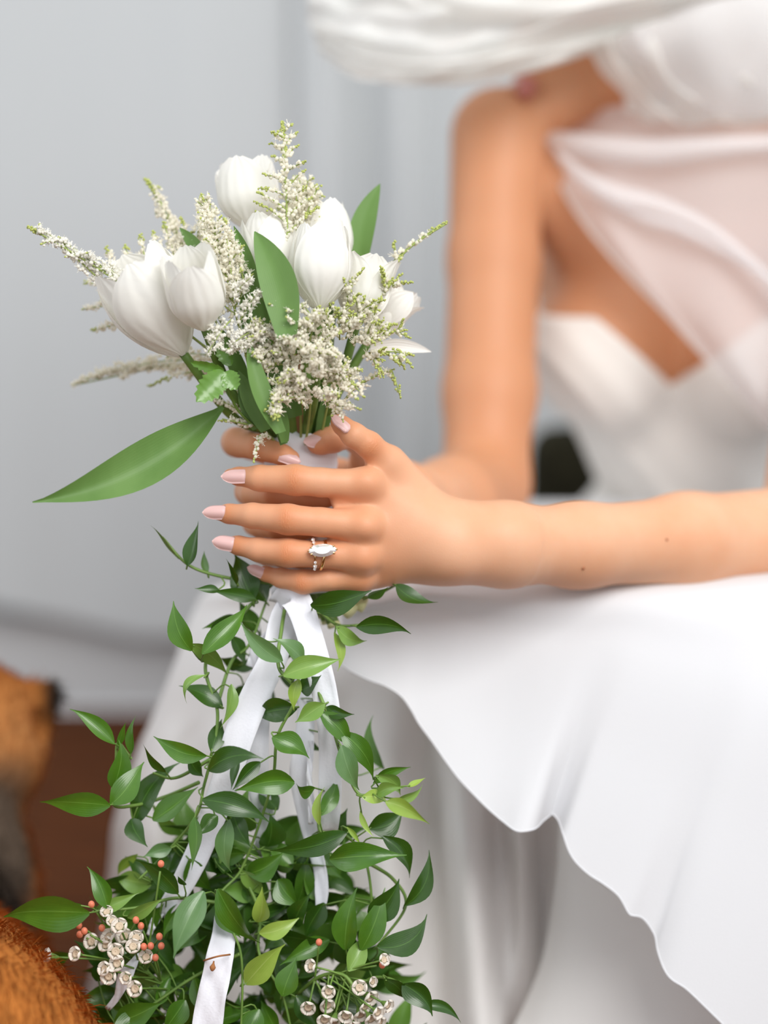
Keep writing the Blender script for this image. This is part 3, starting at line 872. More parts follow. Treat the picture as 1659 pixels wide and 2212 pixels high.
# ------------------------------------------------------------------ veil
def band(name, rows, ns, nt, matl, dispf=None):
    R_ = np.array([catmull([at(*p) for p in r], ns) for r in rows])       # rows top to bottom
    G = np.stack([catmull(R_[:, i], nt) for i in range(ns)], 1)           # t, s
    if dispf is not None:
        tt = np.linspace(0, 1, nt)[:, None]; ss = np.linspace(0, 1, ns)[None]
        G = G + TOCAM * dispf(ss, tt)[..., None]
    o = mesh_obj(name, G.reshape(-1, 3), grid_faces(nt, ns), matl)
    return o, G
veil = empty('veil', at(1350, -330, 1.70)); set_parent(veil, person)
def d_front(s, t):
    return 0.010 * np.sin(14 * t + 4 * s + 5 * np.sin(3 * s)) * (0.3 + t) + 0.006 * np.sin(31 * t + 9 * s) + 0.004 * np.sin(40 * s + 8 * t)
front_rows = [
    [(1020, -420, 1.66), (1130, -400, 1.62), (1300, -390, 1.60), (1480, -400, 1.62), (1620, -420, 1.68)],
    [(820, -230, 1.64), (960, -215, 1.60), (1180, -200, 1.565), (1430, -200, 1.58), (1720, -240, 1.68)],
    [(690, -50, 1.63), (840, -10, 1.59), (1060, 10, 1.56), (1330, -20, 1.57), (1760, -60, 1.66)],
    [(664, 30, 1.63), (800, 80, 1.59), (980, 110, 1.56), (1260, 70, 1.575), (1760, 0, 1.65)],
    [(690, 110, 1.635), (790, 172, 1.60), (960, 182, 1.575), (1160, 152, 1.59), (1290, 110, 1.62)],
]
o1, Gf = band('veil_front', front_rows, 90, 70, M['veil'], d_front); set_parent(o1, veil)
# turned-up lower layer of the blusher: a second thickness along the hem
hem_rows = [
    [(672, 40, 1.62), (790, 100, 1.575), (960, 128, 1.545), (1160, 92, 1.56), (1400, 40, 1.60), (1800, -10, 1.63)],
    [(690, 112, 1.63), (780, 173, 1.595), (960, 183, 1.57), (1150, 155, 1.585), (1285, 112, 1.61), (1330, 80, 1.63)],
]
o1, _ = band('veil_fold', hem_rows, 80, 14, M['veil'], lambda s, t: 0.004 * np.sin(18 * t + 12 * s)); set_parent(o1, veil)
up_rows = [
    [(900, -300, 1.61), (1100, -260, 1.555), (1400, -250, 1.56), (1760, -280, 1.62)],
    [(760, -60, 1.60), (1000, 40, 1.545), (1350, 0, 1.55), (1800, -90, 1.61)],
]
o1, _ = band('veil_fold', up_rows, 60, 24, M['veil'], lambda s, t: 0.007 * np.sin(14 * t + 7 * s) + .004 * np.sin(33 * t - 9 * s)); set_parent(o1, veil)
# ruffled side that frames the jaw on the right
side_rows = [
    [(1268, 104, 1.625), (1290, 96, 1.60), (1380, 60, 1.58), (1540, 10, 1.57), (1800, -40, 1.58)],
    [(1296, 150, 1.64), (1330, 148, 1.61), (1420, 130, 1.59), (1580, 100, 1.58), (1820, 70, 1.59)],
    [(1344, 205, 1.655), (1380, 214, 1.63), (1470, 210, 1.61), (1620, 190, 1.60), (1840, 180, 1.61)],
    [(1352, 240, 1.67), (1400, 262, 1.65), (1500, 268, 1.63), (1640, 262, 1.62), (1850, 250, 1.63)],
]
ruff = lambda s, t: 0.008 * np.sin(26 * s + 2 * np.sin(4 * t)) * np.clip(s * 5, 0, 1) + 0.003 * np.sin(12 * t + 9 * s)
o1, _ = band('veil_ruffle', side_rows, 110, 40, M['veil'], ruff); set_parent(o1, veil)
side2 = [[(p[0] + 46, p[1] - 20, p[2] - 0.018) for p in r] for r in side_rows]
o1, _ = band('veil_ruffle', side2, 110, 40, M['veil_thin'], lambda s, t: 0.006 * np.sin(21 * s + 1 + 3 * t) * np.clip(s * 5, 0, 1)); set_parent(o1, veil)
# single layer falling over the chest, its free edge running down to the right
over_rows = [
    [(1166, 262, 1.735), (1230, 250, 1.725), (1340, 230, 1.68), (1540, 215, 1.64), (1860, 200, 1.64)],
    [(1174, 300, 1.73), (1250, 305, 1.70), (1380, 310, 1.665), (1580, 310, 1.64), (1870, 300, 1.63)],
    [(1198, 372, 1.70), (1290, 390, 1.67), (1420, 420, 1.65), (1620, 430, 1.63), (1890, 430, 1.62)],
    [(1246, 460, 1.675), (1330, 500, 1.65), (1480, 540, 1.635), (1660, 560, 1.62), (1900, 570, 1.61)],
    [(1330, 566, 1.655), (1420, 620, 1.635), (1560, 670, 1.62), (1720, 700, 1.61), (1920, 720, 1.60)],
    [(1448, 690, 1.64), (1530, 750, 1.625), (1640, 800, 1.61), (1780, 840, 1.60), (1950, 860, 1.59)],
    [(1560, 814, 1.63), (1640, 880, 1.615), (1740, 930, 1.60), (1860, 960, 1.59), (1990, 980, 1.585)],
    [(1690, 960, 1.62), (1760, 1020, 1.605), (1840, 1060, 1.595), (1930, 1080, 1.59), (2040, 1090, 1.585)],
]
o1, Go = band('veil_drop', over_rows, 80, 90, M['veil_thin'], lambda s, t: 0.004 * np.sin(16 * s + 11 * t) * np.clip(s * 4, 0, 1)); set_parent(o1, veil)
v, f = tube(Go[:, 0], 0.0009, 5); o2 = mesh_obj('veil_edge', v, f, M['veil'], o1)
def fold_band(pts, wpx, lift):
    P_ = px_path(pts, 40); rows = []
    for k, t in enumerate(np.linspace(-1, 1, 7)):
        rows.append([(p[0], p[1] + t * wpx * (0.35 + 0.65 * math.sin(math.pi * (0.12 + 0.88 * i / (len(pts) - 1)))), p[2] - lift * (1 - t * t)) for i, p in enumerate(pts)])
    o, _ = band('veil_fold', rows, 60, 7, M['veil_thin']); set_parent(o, veil)
fold_band([(1168, 300, 1.70), (1260, 316, 1.665), (1400, 330, 1.64), (1560, 318, 1.62), (1860, 300, 1.61)], 30, 0.010)
fold_band([(1200, 330, 1.69), (1260, 384, 1.655), (1330, 424, 1.64), (1420, 448, 1.63), (1520, 492, 1.618), (1620, 566, 1.605), (1740, 680, 1.595)], 26, 0.012)
fold_band([(1180, 290, 1.705), (1225, 362, 1.67), (1300, 420, 1.648), (1390, 470, 1.635), (1480, 500, 1.62), (1640, 590, 1.605), (1760, 700, 1.59)], 16, 0.006)
# ------------------------------------------------------------------ bouquet
bouquet = empty('bridal_bouquet', at(655, 1120, 1.31))
tag(bouquet, 'hand tied bouquet of white tulips and cream astilbe bound with white ribbon', 'bouquet')

def blade(base, tip, wpx, d, d2=None, side=0.0, bow=0.0, fold=0.25, prof='ruscus', roll=0.0, nu=9, nv=5, twist=0.0, hook=0.0, curl=0.0):
    """a leaf from base to tip; side = sideways curve, bow = bend towards the viewer, fold = depth of the midrib valley"""
    d2 = d if d2 is None else d2
    a, b = at(*base, d), at(*tip, d2); L = np.linalg.norm(b - a); ax = (b - a) / L
    n = nrm(TOCAM - ax * (TOCAM @ ax)); s = np.cross(ax, n)
    w_ = wpx / FPX * d / 2
    vv = []
    for i in range(nu):
        u = i / (nu - 1)
        if prof == 'ruscus': wu = min(1, math.sin(min(1, u / 0.36) * math.pi / 2) ** 0.75) if u < 0.36 else max(0.0, (math.cos((u - 0.36) / 0.64 * math.pi / 2)) ** 1.45)
        elif prof == 'tulip': wu = (0.55 + 0.45 * math.sin(min(1, u / 0.45) * math.pi / 2)) * (1 if u < 0.45 else max(0, math.cos((u - 0.45) / 0.55 * math.pi / 2)) ** 0.8)
        else: wu = (math.sin(math.pi * min(1, u ** 0.9)) ** 1.15) * 0.94 + 0.06 * (1 - u)
        wu = max(wu, 0.03 if u > 0.5 else 0.10)
        th = roll + twist * u
        sv = s * math.cos(th) + n * math.sin(th); nn = n * math.cos(th) - s * math.sin(th)
        c = a + ax * (L * u) + s * (L * (side * 4 * u * (1 - u) + hook * u ** 3 * (1 - u) * 6)) + n * (L * (bow * 4 * u * (1 - u) - curl * u * u))
        for j in range(nv):
            q = -1 + 2 * j / (nv - 1)
            vv.append(c + sv * (q * w_ * wu) + nn * (fold * w_ * wu * abs(q) ** 1.4))
    return vv, grid_faces(nu, nv), a

# ---- stems and wrap
HANDLE = [(650, 940, 1.312), (655, 1100, 1.312), (668, 1280, 1.312)]
hp = px_path(HANDLE, 26)
def wrap_mesh():
    segs = 40; T, N, B = frames(hp); vv = []
    for i, p in enumerate(hp):
        t = i / (len(hp) - 1)
        for j in range(segs):
            a = 2 * math.pi * j / segs
            r = 0.0236 + 0.0007 * math.sin(t * 60 + a) + 0.0008 * math.sin(5 * a + 9 * t) + (0.0012 * math.sin(3 * a + 1) if i == 0 else 0)
            up_ = T[i] * (0.003 * math.sin(4 * a + .6) + 0.002 * math.sin(9 * a)) * (1 if i == 0 else 0)
            vv.append(p + r * (math.cos(a) * N[i] + math.sin(a) * B[i]) - up_)
    return vv, grid_faces(len(hp), segs, True)
v, f = wrap_mesh()
wrp = mesh_obj('stem_wrap', v, f, M['ribbon'], bouquet); wrp['label'] = 'white cloth wrapped round the stems'
sm = wrp.modifiers.new('t', 'SOLIDIFY'); sm.thickness = 0.001

# ---- tulips
def tulip(base, top, wpx, d, dt=0.0, openness=0.0, seed=0, stem_to=None, name='tulip', taper=0.5, tp=0.85, ridge=0.022):
    r = random.Random(seed)
    a, b = at(*base, d), at(*top, d + dt); L = np.linalg.norm(b - a); ax = (b - a) / L
    n = nrm(TOCAM - ax * (TOCAM @ ax)); s = np.cross(ax, n); R = wpx / FPX * d / 2
    # stem runs from the flower down into the handle
    k = stem_to or (r.uniform(-34, 34), r.uniform(-0.012, 0.012))
    P0 = at(650 + k[0], 965, 1.312 + k[1]); P1 = at(655 + k[0] * .8, 1200, 1.312 + k[1])
    path = catmull([a + ax * 0.004, a - ax * 0.03 + (P0 - a) * 0.25, P0, P1], 18)
    v, f = tube(path, np.linspace(0.0030, 0.0036, 18), 8)
    st = mesh_obj(name, v, f, M['stem'], bouquet, origin=a)
    ph0 = r.uniform(0, 2 * math.pi)
    for layer in (0, 1):
        for i in range(3):
            ph = ph0 + i * 2.0944 + (1.0472 if layer else 0) + r.uniform(-.1, .1)
            Rl = R * (0.97 if layer == 0 else 0.88); Ll = L * (r.uniform(.93, 1.0) if layer == 0 else r.uniform(.95, 1.03))
            op = openness + r.uniform(-.05, .07)
            nu, nv = 15, 11; vv = []
            for iu in range(nu):
                u = iu / (nu - 1)
                if u < taper: rr = 0.13 + 0.87 * math.sin(u / taper * math.pi / 2) ** tp
                else: rr = 1 - (0.26 - op) * ((u - taper) / (1 - taper)) ** 1.8
                wu = (0.35 + 0.65 * math.sin(min(1, u / 0.42) * math.pi / 2)) * (1 if u < 0.55 else max(0.04, math.cos((u - 0.55) / 0.45 * math.pi / 2)) ** 0.46)
                for iv in range(nv):
                    q = -1 + 2 * iv / (nv - 1)
                    th = ph + q * wu * 1.06
                    rv = Rl * rr * (1 + ridge * math.sin(q * (11 if ridge < .03 else 8) + seed) * u * (1 - u ** 4) - 0.05 * math.exp(-(q / 0.16) ** 2) * u * .6 + 0.07 * abs(q) ** 3 * (0.3 + op))
                    hgt = Ll * (u - 0.05 * (1 - abs(q)) * 0 - 0.02 * q * q * u) + 0.004 * math.sin(q * 6 + i) * u ** 3 * 0.15
                    vv.append(a + ax * hgt + rv * (math.cos(th) * s + math.sin(th) * n))
            mesh_obj('petal', vv, grid_faces(nu, nv), M['petal'], st, origin=a, nv=nv)
    return st
T_ = [
    tulip((396, 766), (268, 556), 196, 1.266, -0.018, 0.12, 3, (-30, -0.004), taper=0.66, tp=0.85, ridge=0.05),
    tulip((442, 712), (402, 542), 132, 1.244, -0.03, 0.10, 8, (-22, -0.012)),
    tulip((548, 500), (528, 345), 138, 1.300, 0.0, 0.16, 5, (-4, 0.010)),
    tulip((598, 655), (570, 464), 138, 1.272, 0.0, 0.02, 12, (-8, -0.006)),
    tulip((708, 600), (696, 430), 124, 1.292, 0.0, -0.02, 21, (10, 0.008)),
    tulip((690, 672), (694, 480), 140, 1.248, 0.0, -0.03, 33, (8, -0.014)),
    tulip((770, 700), (804, 548), 118, 1.272, 0.0, 0.34, 41, (22, 0.0)),
    tulip((800, 730), (866, 628), 92, 1.290, 0.01, 0.62, 52, (28, 0.006)),
]
for o, l in zip(T_, ('big tilted tulip at the left', 'tulip overlapping the big tilted one', 'topmost tulip', 'tulip behind the upright green leaf', 'rear tulip with pointed tips', 'large front tulip', 'opening tulip on the right', 'wide open tulip facing right')):
    o['label'] = l
# fallen-open petal sticking out on the right
for (b, t, w_, d, sd, bw_) in (((800, 752), (932, 760), 30, 1.285, -0.06, 0.05), ((838, 690), (892, 632), 62, 1.283, -0.05, 0.1), ((752, 690), (846, 610), 70, 1.268, 0.02, 0.1)):
    v, f, a = blade(b, t, w_, d, side=sd, bow=bw_, fold=0.35, prof='tulip', nu=11, nv=7)
    mesh_obj('petal', v, f, M['petal'], T_[7], origin=a, nv=7)

# ---- tulip leaves
BL = [  # base, tip, width, d, d2, side, bow, roll
    ((622, 730), (550, 500), 82, 1.226, 1.240, 0.07, 0.03, 0.15),
    ((552, 715), (505, 488), 44, 1.245, 1.262, 0.06, 0.02, 0.5),
    ((776, 590), (821, 397), 56, 1.300, 1.300, -0.07, 0.02, 0.2),
    ((606, 935), (537, 735), 44, 1.236, 1.236, -0.05, 0.04, -0.35),
    ((450, 580), (388, 492), 32, 1.272, 1.280, 0.05, 0.0, 0.3),
    ((575, 930), (515, 800), 42, 1.262, 1.258, 0.0, 0.03, 0.2),
    ((615, 955), (590, 850), 30, 1.258, 1.250, 0.04, 0.05, -0.2),
    ((545, 880), (470, 700), 40, 1.278, 1.268, 0.03, 0.03, 0.3),
    ((640, 900), (560, 640), 60, 1.268, 1.262, 0.0, 0.03, 0.3),
    ((610, 880), (520, 600), 60, 1.285, 1.275, -0.03, 0.0, -0.3),
    ((560, 925), (520, 815), 52, 1.266, 1.262, 0.03, 0.04, 0.25),
    ((612, 960), (575, 840), 34, 1.262, 1.258, 0.04, 0.05, -0.5),
    ((690, 940), (716, 820), 34, 1.290, 1.285, 0.04, 0.03, 0.2),
]
for b, t, w_, d, d2, sd, bw_, rl in BL:
    v, f, a = blade(b, t, w_, d, d2, sd, bw_, 0.3, 'tulip', rl, 17, 9)
    mesh_obj('leaf', v, f, M['blade'], bouquet, origin=a, nv=9)
v, f, a = blade((482, 880), (70, 1085), 100, 1.272, 1.225, -0.085, 0.04, 0.6, 'long', -0.35, 21, 9, twist=0.5)
o = mesh_obj('leaf', v, f, M['blade'], bouquet, origin=a, nv=9); o['label'] = 'long leaf drooping to the left'
# extra stems gathered above the wrap
for i in range(26):
    x = random.uniform(-54, 54); y0 = random.uniform(640, 830); dd = random.uniform(-0.016, 0.018)
    tx = 640 + x * random.uniform(1.3, 2.3); 
    p = px_path([(tx, y0, 1.29 + dd), (645 + x * 1.12, 880, 1.300 + dd), (650 + x * 0.92, 970, 1.312 + dd), (655 + x * .8, 1150, 1.312 + dd)], 14)
    v, f = tube(p, random.choice([.0026, .0034, .0042, .0050]), 8)
    mesh_obj('stem', v, f, M['stem'] if i % 4 else M['twig'], bouquet)
# cut stem ends below the hand
for (x, y, d, r, cut) in ((722, 1352, 1.300, .0042, 0), (706, 1345, 1.318, .0036, 0), (760, 1322, 1.296, .0052, 1), (787, 1308, 1.304, .0048, 1), (690, 1330, 1.325, .004, 0)):
    p = px_path([(660 + (x - 740) * .2, 1200, 1.312), ((x + 660) / 2, 1275, (d + 1.312) / 2), (x, y, d)], 10)
    v, f = tube(p, r, 10); st = mesh_obj('stem', v, f, M['stem'], bouquet)
    e = p[-1]; ax = nrm(p[-1] - p[-2])
    v, f = tube([e - ax * (0.013 if cut else 0.002), e + ax * 0.0004], r * 1.06, 12); mesh_obj('cut_end', v, f, M['stemcut'], st)

# ---- jagged astilbe leaves
def jagged(base, tip, wpx, d, d2, n=7, roll=0.0, name='leaflet', parent=None):
    a, b = at(*base, d), at(*tip, d2); L = np.linalg.norm(b - a); ax = (b - a) / L
    nn = nrm(TOCAM - ax * (TOCAM @ ax)); s = np.cross(ax, nn); s = s * math.cos(roll) + nn * math.sin(roll); nn = np.cross(s, ax)
    w_ = wpx / FPX * d / 2; vv = []; 
    rows = n * 2 + 1
    for i in range(rows):
        u = i / (rows - 1); wu = math.sin(math.pi * (0.1 + 0.9 * u)) ** 0.75 * w_ * (1.0 if i % 2 == 0 else 0.80)
        wu = max(wu, 0.0003); sh = (0.05 * L if i % 2 == 0 else 0)
        for q in (-1, -.5, 0, .5, 1):
            vv.append(a + ax * (L * u + sh * abs(q) * (u < .95)) + s * (q * wu) + nn * (abs(q) * wu * .3 + 0.0007 * math.sin(i * 2.5) * abs(q)))
    return mesh_obj(name, vv, grid_faces(rows, 5), M['leaf1'], parent, origin=a)
al = mesh_obj('astilbe_leaf', *tube(px_path([(560, 930, 1.268), (510, 880, 1.258), (486, 805, 1.244)], 10), .0009, 6), M['stem'], bouquet)
jagged((487, 804, 1.2)[:2], (424, 868), 62, 1.240, 1.232, 7, 0.1, parent=al)
jagged((486, 803), (512, 842), 46, 1.240, 1.238, 6, 0.1, parent=al)
jagged((484, 800), (411, 783), 26, 1.241, 1.240, 6, 0.4, parent=al)
jagged((500, 790), (468, 742), 34, 1.250, 1.250, 5, 0.1, parent=al)
jagged((560, 770), (600, 735), 40, 1.262, 1.262, 5, 0.2, parent=al)

# ---- astilbe plumes: feathery sprays of bead-like florets
def spikes_plume(stem_pts, spikes, seed, green=0.25, size=1.0, fluffy=0.6, white=False, lab=None):
    r = np.random.default_rng(seed)
    sp = px_path(stem_pts, 16)
    v, f = tube(sp, np.linspace(.0009, .0005, 16), 6); mb = MB(); mb.add(v, f)
    fm = MB()
    iv, if_ = ICO1
    for (b, t, wpx, gr) in spikes:
        A, B = at(*b), at(*t); L = np.linalg.norm(B - A); ax = (B - A) / L
        n = nrm(TOCAM - ax * (TOCAM @ ax)); s = np.cross(ax, n)
        sagv = -UPV * L * 0.06
        curve = [A + ax * L * u + sagv * 4 * u * (1 - u) * -1 for u in np.linspace(0, 1, 8)]
        v, f = tube(curve, np.linspace(.0006, .0003, 8), 5); mb.add(v, f)
        W = wpx / FPX * b[2] / 2
        cnt = int(max(10, L / 0.0021 * (1.15 + 4.0 * W / 0.01)))
        for k in range(cnt):
            u = (k + r.uniform(0, 1)) / cnt
            wu = W * (1.0 - 0.72 * u ** 1.5) * (0.55 + 0.45 * min(1, u / 0.12))
            th = r.uniform(0, 2 * math.pi); rad = wu * r.uniform(0.25, 1.0)
            c = A + ax * L * u + sagv * 4 * u * (1 - u) * -1 + rad * (math.cos(th) * s + math.sin(th) * n) + ax * rad * .5
            isg = u > 1 - gr * r.uniform(0.8, 1.2)
            rr = size * (r.uniform(.00095, .0014) if isg else r.uniform(.0010, .0017)) * (1 - 0.35 * (u ** 2))
            sc = np.array([1, 1, 1]) * rr * r.uniform(.85, 1.15, 3)
            fm.add(iv * sc + c, if_, 1 if isg else 0)
            if not isg and r.random() < fluffy:
                out = nrm(c - (A + ax * L * u) + 1e-5 * n)
                for q in range(5):
                    dv = nrm(out + r.normal(0, .7, 3)); e = c + dv * rr * r.uniform(1.8, 2.9); sd = nrm(np.cross(dv, r.normal(0, 1, 3))) * .00022
                    fm.add([c - sd, c + sd, e + sd * 1.3, e - sd * 1.3], [(0, 1, 2, 3)], 0)
    o = mb.build('astilbe_plume', M['cream_stem'], bouquet)
    fl_ = fm.build('florets', [M['floretw'] if white else M['floret'], M['bud']], o); fl_['kind'] = 'stuff'
    if lab: o['label'] = lab
    return o
def along(stem_pts, n, lpx, wpx, gr, u0=0.1, ang=55, seed=0, dj=0.012):
    """side spikes springing from a main stem on both sides, shortening towards its tip, plus the tip spike"""
    r = random.Random(seed); P_ = catmull(np.array(stem_pts, float), 60); out = []
    for k in range(n):
        u = u0 + (1 - u0) * k / n; i = min(58, int(u * 59)); p = P_[i]; t = P_[i + 1] - P_[i]
        a0 = math.atan2(t[1], t[0]); sgn = 1 if k % 2 else -1
        a = a0 + sgn * math.radians(ang * r.uniform(.7, 1.15)); l = lpx * (1 - 0.75 * (k / n)) * r.uniform(.8, 1.2)
        out.append((tuple(p), (p[0] + l * math.cos(a), p[1] + l * math.sin(a), p[2] + r.uniform(-dj, dj)), wpx * r.uniform(.8, 1.15), gr * r.uniform(.5, 1.4)))
    out.append((tuple(P_[int(59 * .45)]), tuple(P_[59]), wpx, gr))
    return out
st = [(470, 770, 1.275), (300, 640, 1.262), (180, 560, 1.258), (60, 490, 1.255)]
spikes_plume(st, along(st, 10, 60, 20, .12, .25, 40, 1) + [((230, 620, 1.262), (60, 490, 1.255), 30, .16), ((330, 650, 1.265), (150, 545, 1.258), 44, .0)], 1, white=True, lab='longest plume reaching out to the left')
st = [(470, 720, 1.29), (300, 670, 1.30), (215, 650, 1.305)]
spikes_plume(st, [((300, 640, 1.30), (182, 612, 1.305), 40, .1), ((300, 670, 1.30), (178, 668, 1.305), 32, .05), ((310, 700, 1.30), (198, 716, 1.305), 34, .12), ((300, 690, 1.30), (240, 640, 1.30), 40, .0)], 2, fluffy=.3)
st = [(480, 700, 1.29), (410, 570, 1.30), (316, 386, 1.305)]
spikes_plume(st, along(st, 8, 55, 26, .2, .2, 50, 4) + [((392, 540, 1.30), (313, 385, 1.305), 40, .2)], 3, fluffy=.4)
sp4 = []
for (b, t) in (((252, 605), (230, 533)), ((292, 600), (268, 530)), ((318, 595), (303, 508)), ((352, 585), (330, 500)), ((384, 580), (352, 480)), ((370, 560), (418, 500)), ((410, 570), (392, 470)), ((420, 590), (436, 420)), ((450, 600), (438, 430))):
    sp4.append(((b[0], b[1], 1.280), (t[0], t[1], 1.285), 30, .22))
spikes_plume([(500, 760, 1.285), (430, 620, 1.283), (400, 520, 1.285)], sp4, 4)
st = [(540, 800, 1.262), (500, 640, 1.246), (470, 520, 1.250), (438, 430, 1.256)]
spikes_plume(st, along(st, 22, 75, 28, .10, .25, 45, 9) + [((505, 640, 1.24), (482, 470, 1.245), 52, .06), ((480, 600, 1.248), (434, 424, 1.262), 42, .06), ((530, 620, 1.245), (500, 520, 1.25), 44, .05)], 5, white=False)
st = [(620, 700, 1.27), (620, 480, 1.258), (612, 262, 1.262)]
spikes_plume(st, along(st, 16, 88, 17, .4, .42, 62, 14) + [((617, 420, 1.258), (611, 262, 1.262), 26, .22)], 6, fluffy=.25, lab='tall spire standing above the topmost tulip')
st = [(660, 620, 1.285), (650, 470, 1.280), (660, 390, 1.28)]
spikes_plume(st, along(st, 14, 78, 26, .18, .2, 55, 20) + [((640, 500, 1.272), (640, 400, 1.27), 60, .05), ((630, 560, 1.276), (640, 440, 1.27), 44, .0), ((660, 470, 1.268), (690, 400, 1.27), 36, .2)], 7)
# the big cloud at the front, branching from the stems above the wrap
def cloud(stem_pts, ends, seed, **kw):
    r = random.Random(seed); sp = []; hub = stem_pts[-1]
    for (x, y, d, wpx, gr) in ends:
        k = r.uniform(.25, .5)
        b = (hub[0] + (x - hub[0]) * k, hub[1] + (y - hub[1]) * k, hub[2] + (d - hub[2]) * k)
        sp.append((b, (x, y, d), wpx, gr))
        for q in range(4):
            kk = r.uniform(.25, .85); p = (b[0] + (x - b[0]) * kk, b[1] + (y - b[1]) * kk, b[2] + (d - b[2]) * kk)
            a = math.atan2(y - b[1], x - b[0]) + r.choice([-1, 1]) * r.uniform(.5, 1.0); l = r.uniform(26, 52)
            sp.append((p, (p[0] + l * math.cos(a), p[1] + l * math.sin(a), p[2] + r.uniform(-.014, .006)), wpx * .62, gr))
    return spikes_plume(stem_pts, sp, seed, **dict(dict(fluffy=.4), **kw))
c1 = cloud([(650, 950, 1.29), (650, 850, 1.262), (655, 790, 1.250)], [(600, 655, 1.236, 34, .08), (640, 662, 1.232, 34, .05), (690, 660, 1.232, 36, .3), (560, 690, 1.236, 34, .08), (545, 730, 1.24, 34, .05), (720, 700, 1.232, 38, .15), (590, 760, 1.226, 36, .08), (640, 740, 1.222, 40, .04), (690, 760, 1.224, 40, .04), (560, 790, 1.236, 36, .12), (530, 770, 1.240, 34, .05), (515, 735, 1.242, 34, .0), (610, 700, 1.228, 40, .03), (660, 690, 1.226, 42, .05)], 8, lab='dense cream plume at the front of the bouquet')
c2 = cloud([(660, 960, 1.288), (670, 880, 1.262), (668, 830, 1.250)], [(600, 830, 1.228, 32, .15), (575, 890, 1.230, 30, .3), (620, 800, 1.222, 36, .12), (650, 830, 1.222, 40, .06), (700, 860, 1.226, 34, .1), (738, 885, 1.235, 26, .2), (690, 800, 1.222, 40, .03), (740, 790, 1.226, 40, .06), (770, 830, 1.232, 36, .15), (590, 850, 1.232, 30, .1), (650, 870, 1.236, 36, .05), (780, 800, 1.232, 34, .1), (660, 760, 1.220, 44, .02), (720, 750, 1.224, 44, .03)], 9)
c3 = cloud([(690, 960, 1.292), (715, 840, 1.268), (735, 760, 1.258)], [(760, 600, 1.246, 22, .55), (790, 640, 1.246, 24, .4), (830, 690, 1.25, 26, .4), (880, 712, 1.255, 18, .6), (895, 768, 1.255, 20, .6), (832, 780, 1.25, 20, .6), (850, 600, 1.262, 18, .6), (870, 590, 1.262, 16, .6), (800, 720, 1.245, 34, .2), (760, 700, 1.24, 36, .15), (730, 665, 1.238, 36, .5)], 10, fluffy=.35, lab='plume with green tipped sprays on the right')
st = [(720, 900, 1.275), (770, 835, 1.262), (830, 805, 1.262), (848, 800, 1.262)]
spikes_plume(st, [((770, 838, 1.262), (850, 798, 1.262), 18, .1), ((846, 800, 1.262), (866, 862, 1.260), 17, .95), ((756, 805, 1.255), (754, 845, 1.252), 18, .9), ((720, 860, 1.262), (728, 892, 1.258), 20, .4)], 11, fluffy=.3)
st = [(740, 800, 1.28), (800, 640, 1.272), (880, 540, 1.268), (966, 482, 1.268)]
spikes_plume(st, [((850, 565, 1.27), (967, 481, 1.268), 24, .38), ((855, 560, 1.27), (852, 520, 1.268), 16, .6), ((840, 580, 1.27), (872, 552, 1.268), 16, .5), ((800, 640, 1.272), (850, 590, 1.268), 18, .4)], 13, fluffy=.2, lab='plume with a yellow tip pointing right')
st = [(520, 850, 1.31), (400, 790, 1.325), (155, 832, 1.335)]
spikes_plume(st, along(st, 8, 48, 26, .0, .1, 38, 30) + [((300, 790, 1.33), (155, 832, 1.335), 34, .0), ((420, 780, 1.32), (270, 800, 1.33), 52, .0), ((450, 800, 1.31), (320, 835, 1.315), 24, .4), ((460, 770, 1.30), (360, 770, 1.31), 50, .05)], 12, fluffy=.4, lab='blurred plume hanging back to the lower left')
st = [(600, 960, 1.285), (560, 925, 1.268), (480, 905, 1.262)]
spikes_plume(st, [((560, 925, 1.268), (472, 908, 1.262), 20, .25), ((585, 945, 1.262), (556, 945, 1.252), 14, .0), ((562, 940, 1.250), (548, 1000, 1.246), 14, .15), ((520, 890, 1.27), (455, 860, 1.275), 26, .0)], 15, fluffy=.3)
for (b, t, w_) in (((505, 700), (450, 752), 46), ((485, 690), (462, 740), 44), ((520, 690), (560, 628), 40), ((545, 700), (505, 740), 44), ((540, 745), (482, 758), 30), ((500, 640), (540, 600), 38)):
    pass
spikes_plume([(560, 900, 1.27), (530, 760, 1.248), (515, 690, 1.240)], [((b[0], b[1], 1.238), (t[0], t[1], 1.230), w_, .0) for (b, t, w_) in (((500, 690), (448, 765), 44), ((470, 700), (458, 740), 46), ((515, 700), (560, 628), 36), ((560, 710), (500, 745), 46), ((545, 745), (482, 758), 26), ((500, 650), (540, 600), 40), ((590, 710), (520, 760), 30))], 16, white=True, fluffy=1.0, lab='fluffy white plume in the middle')

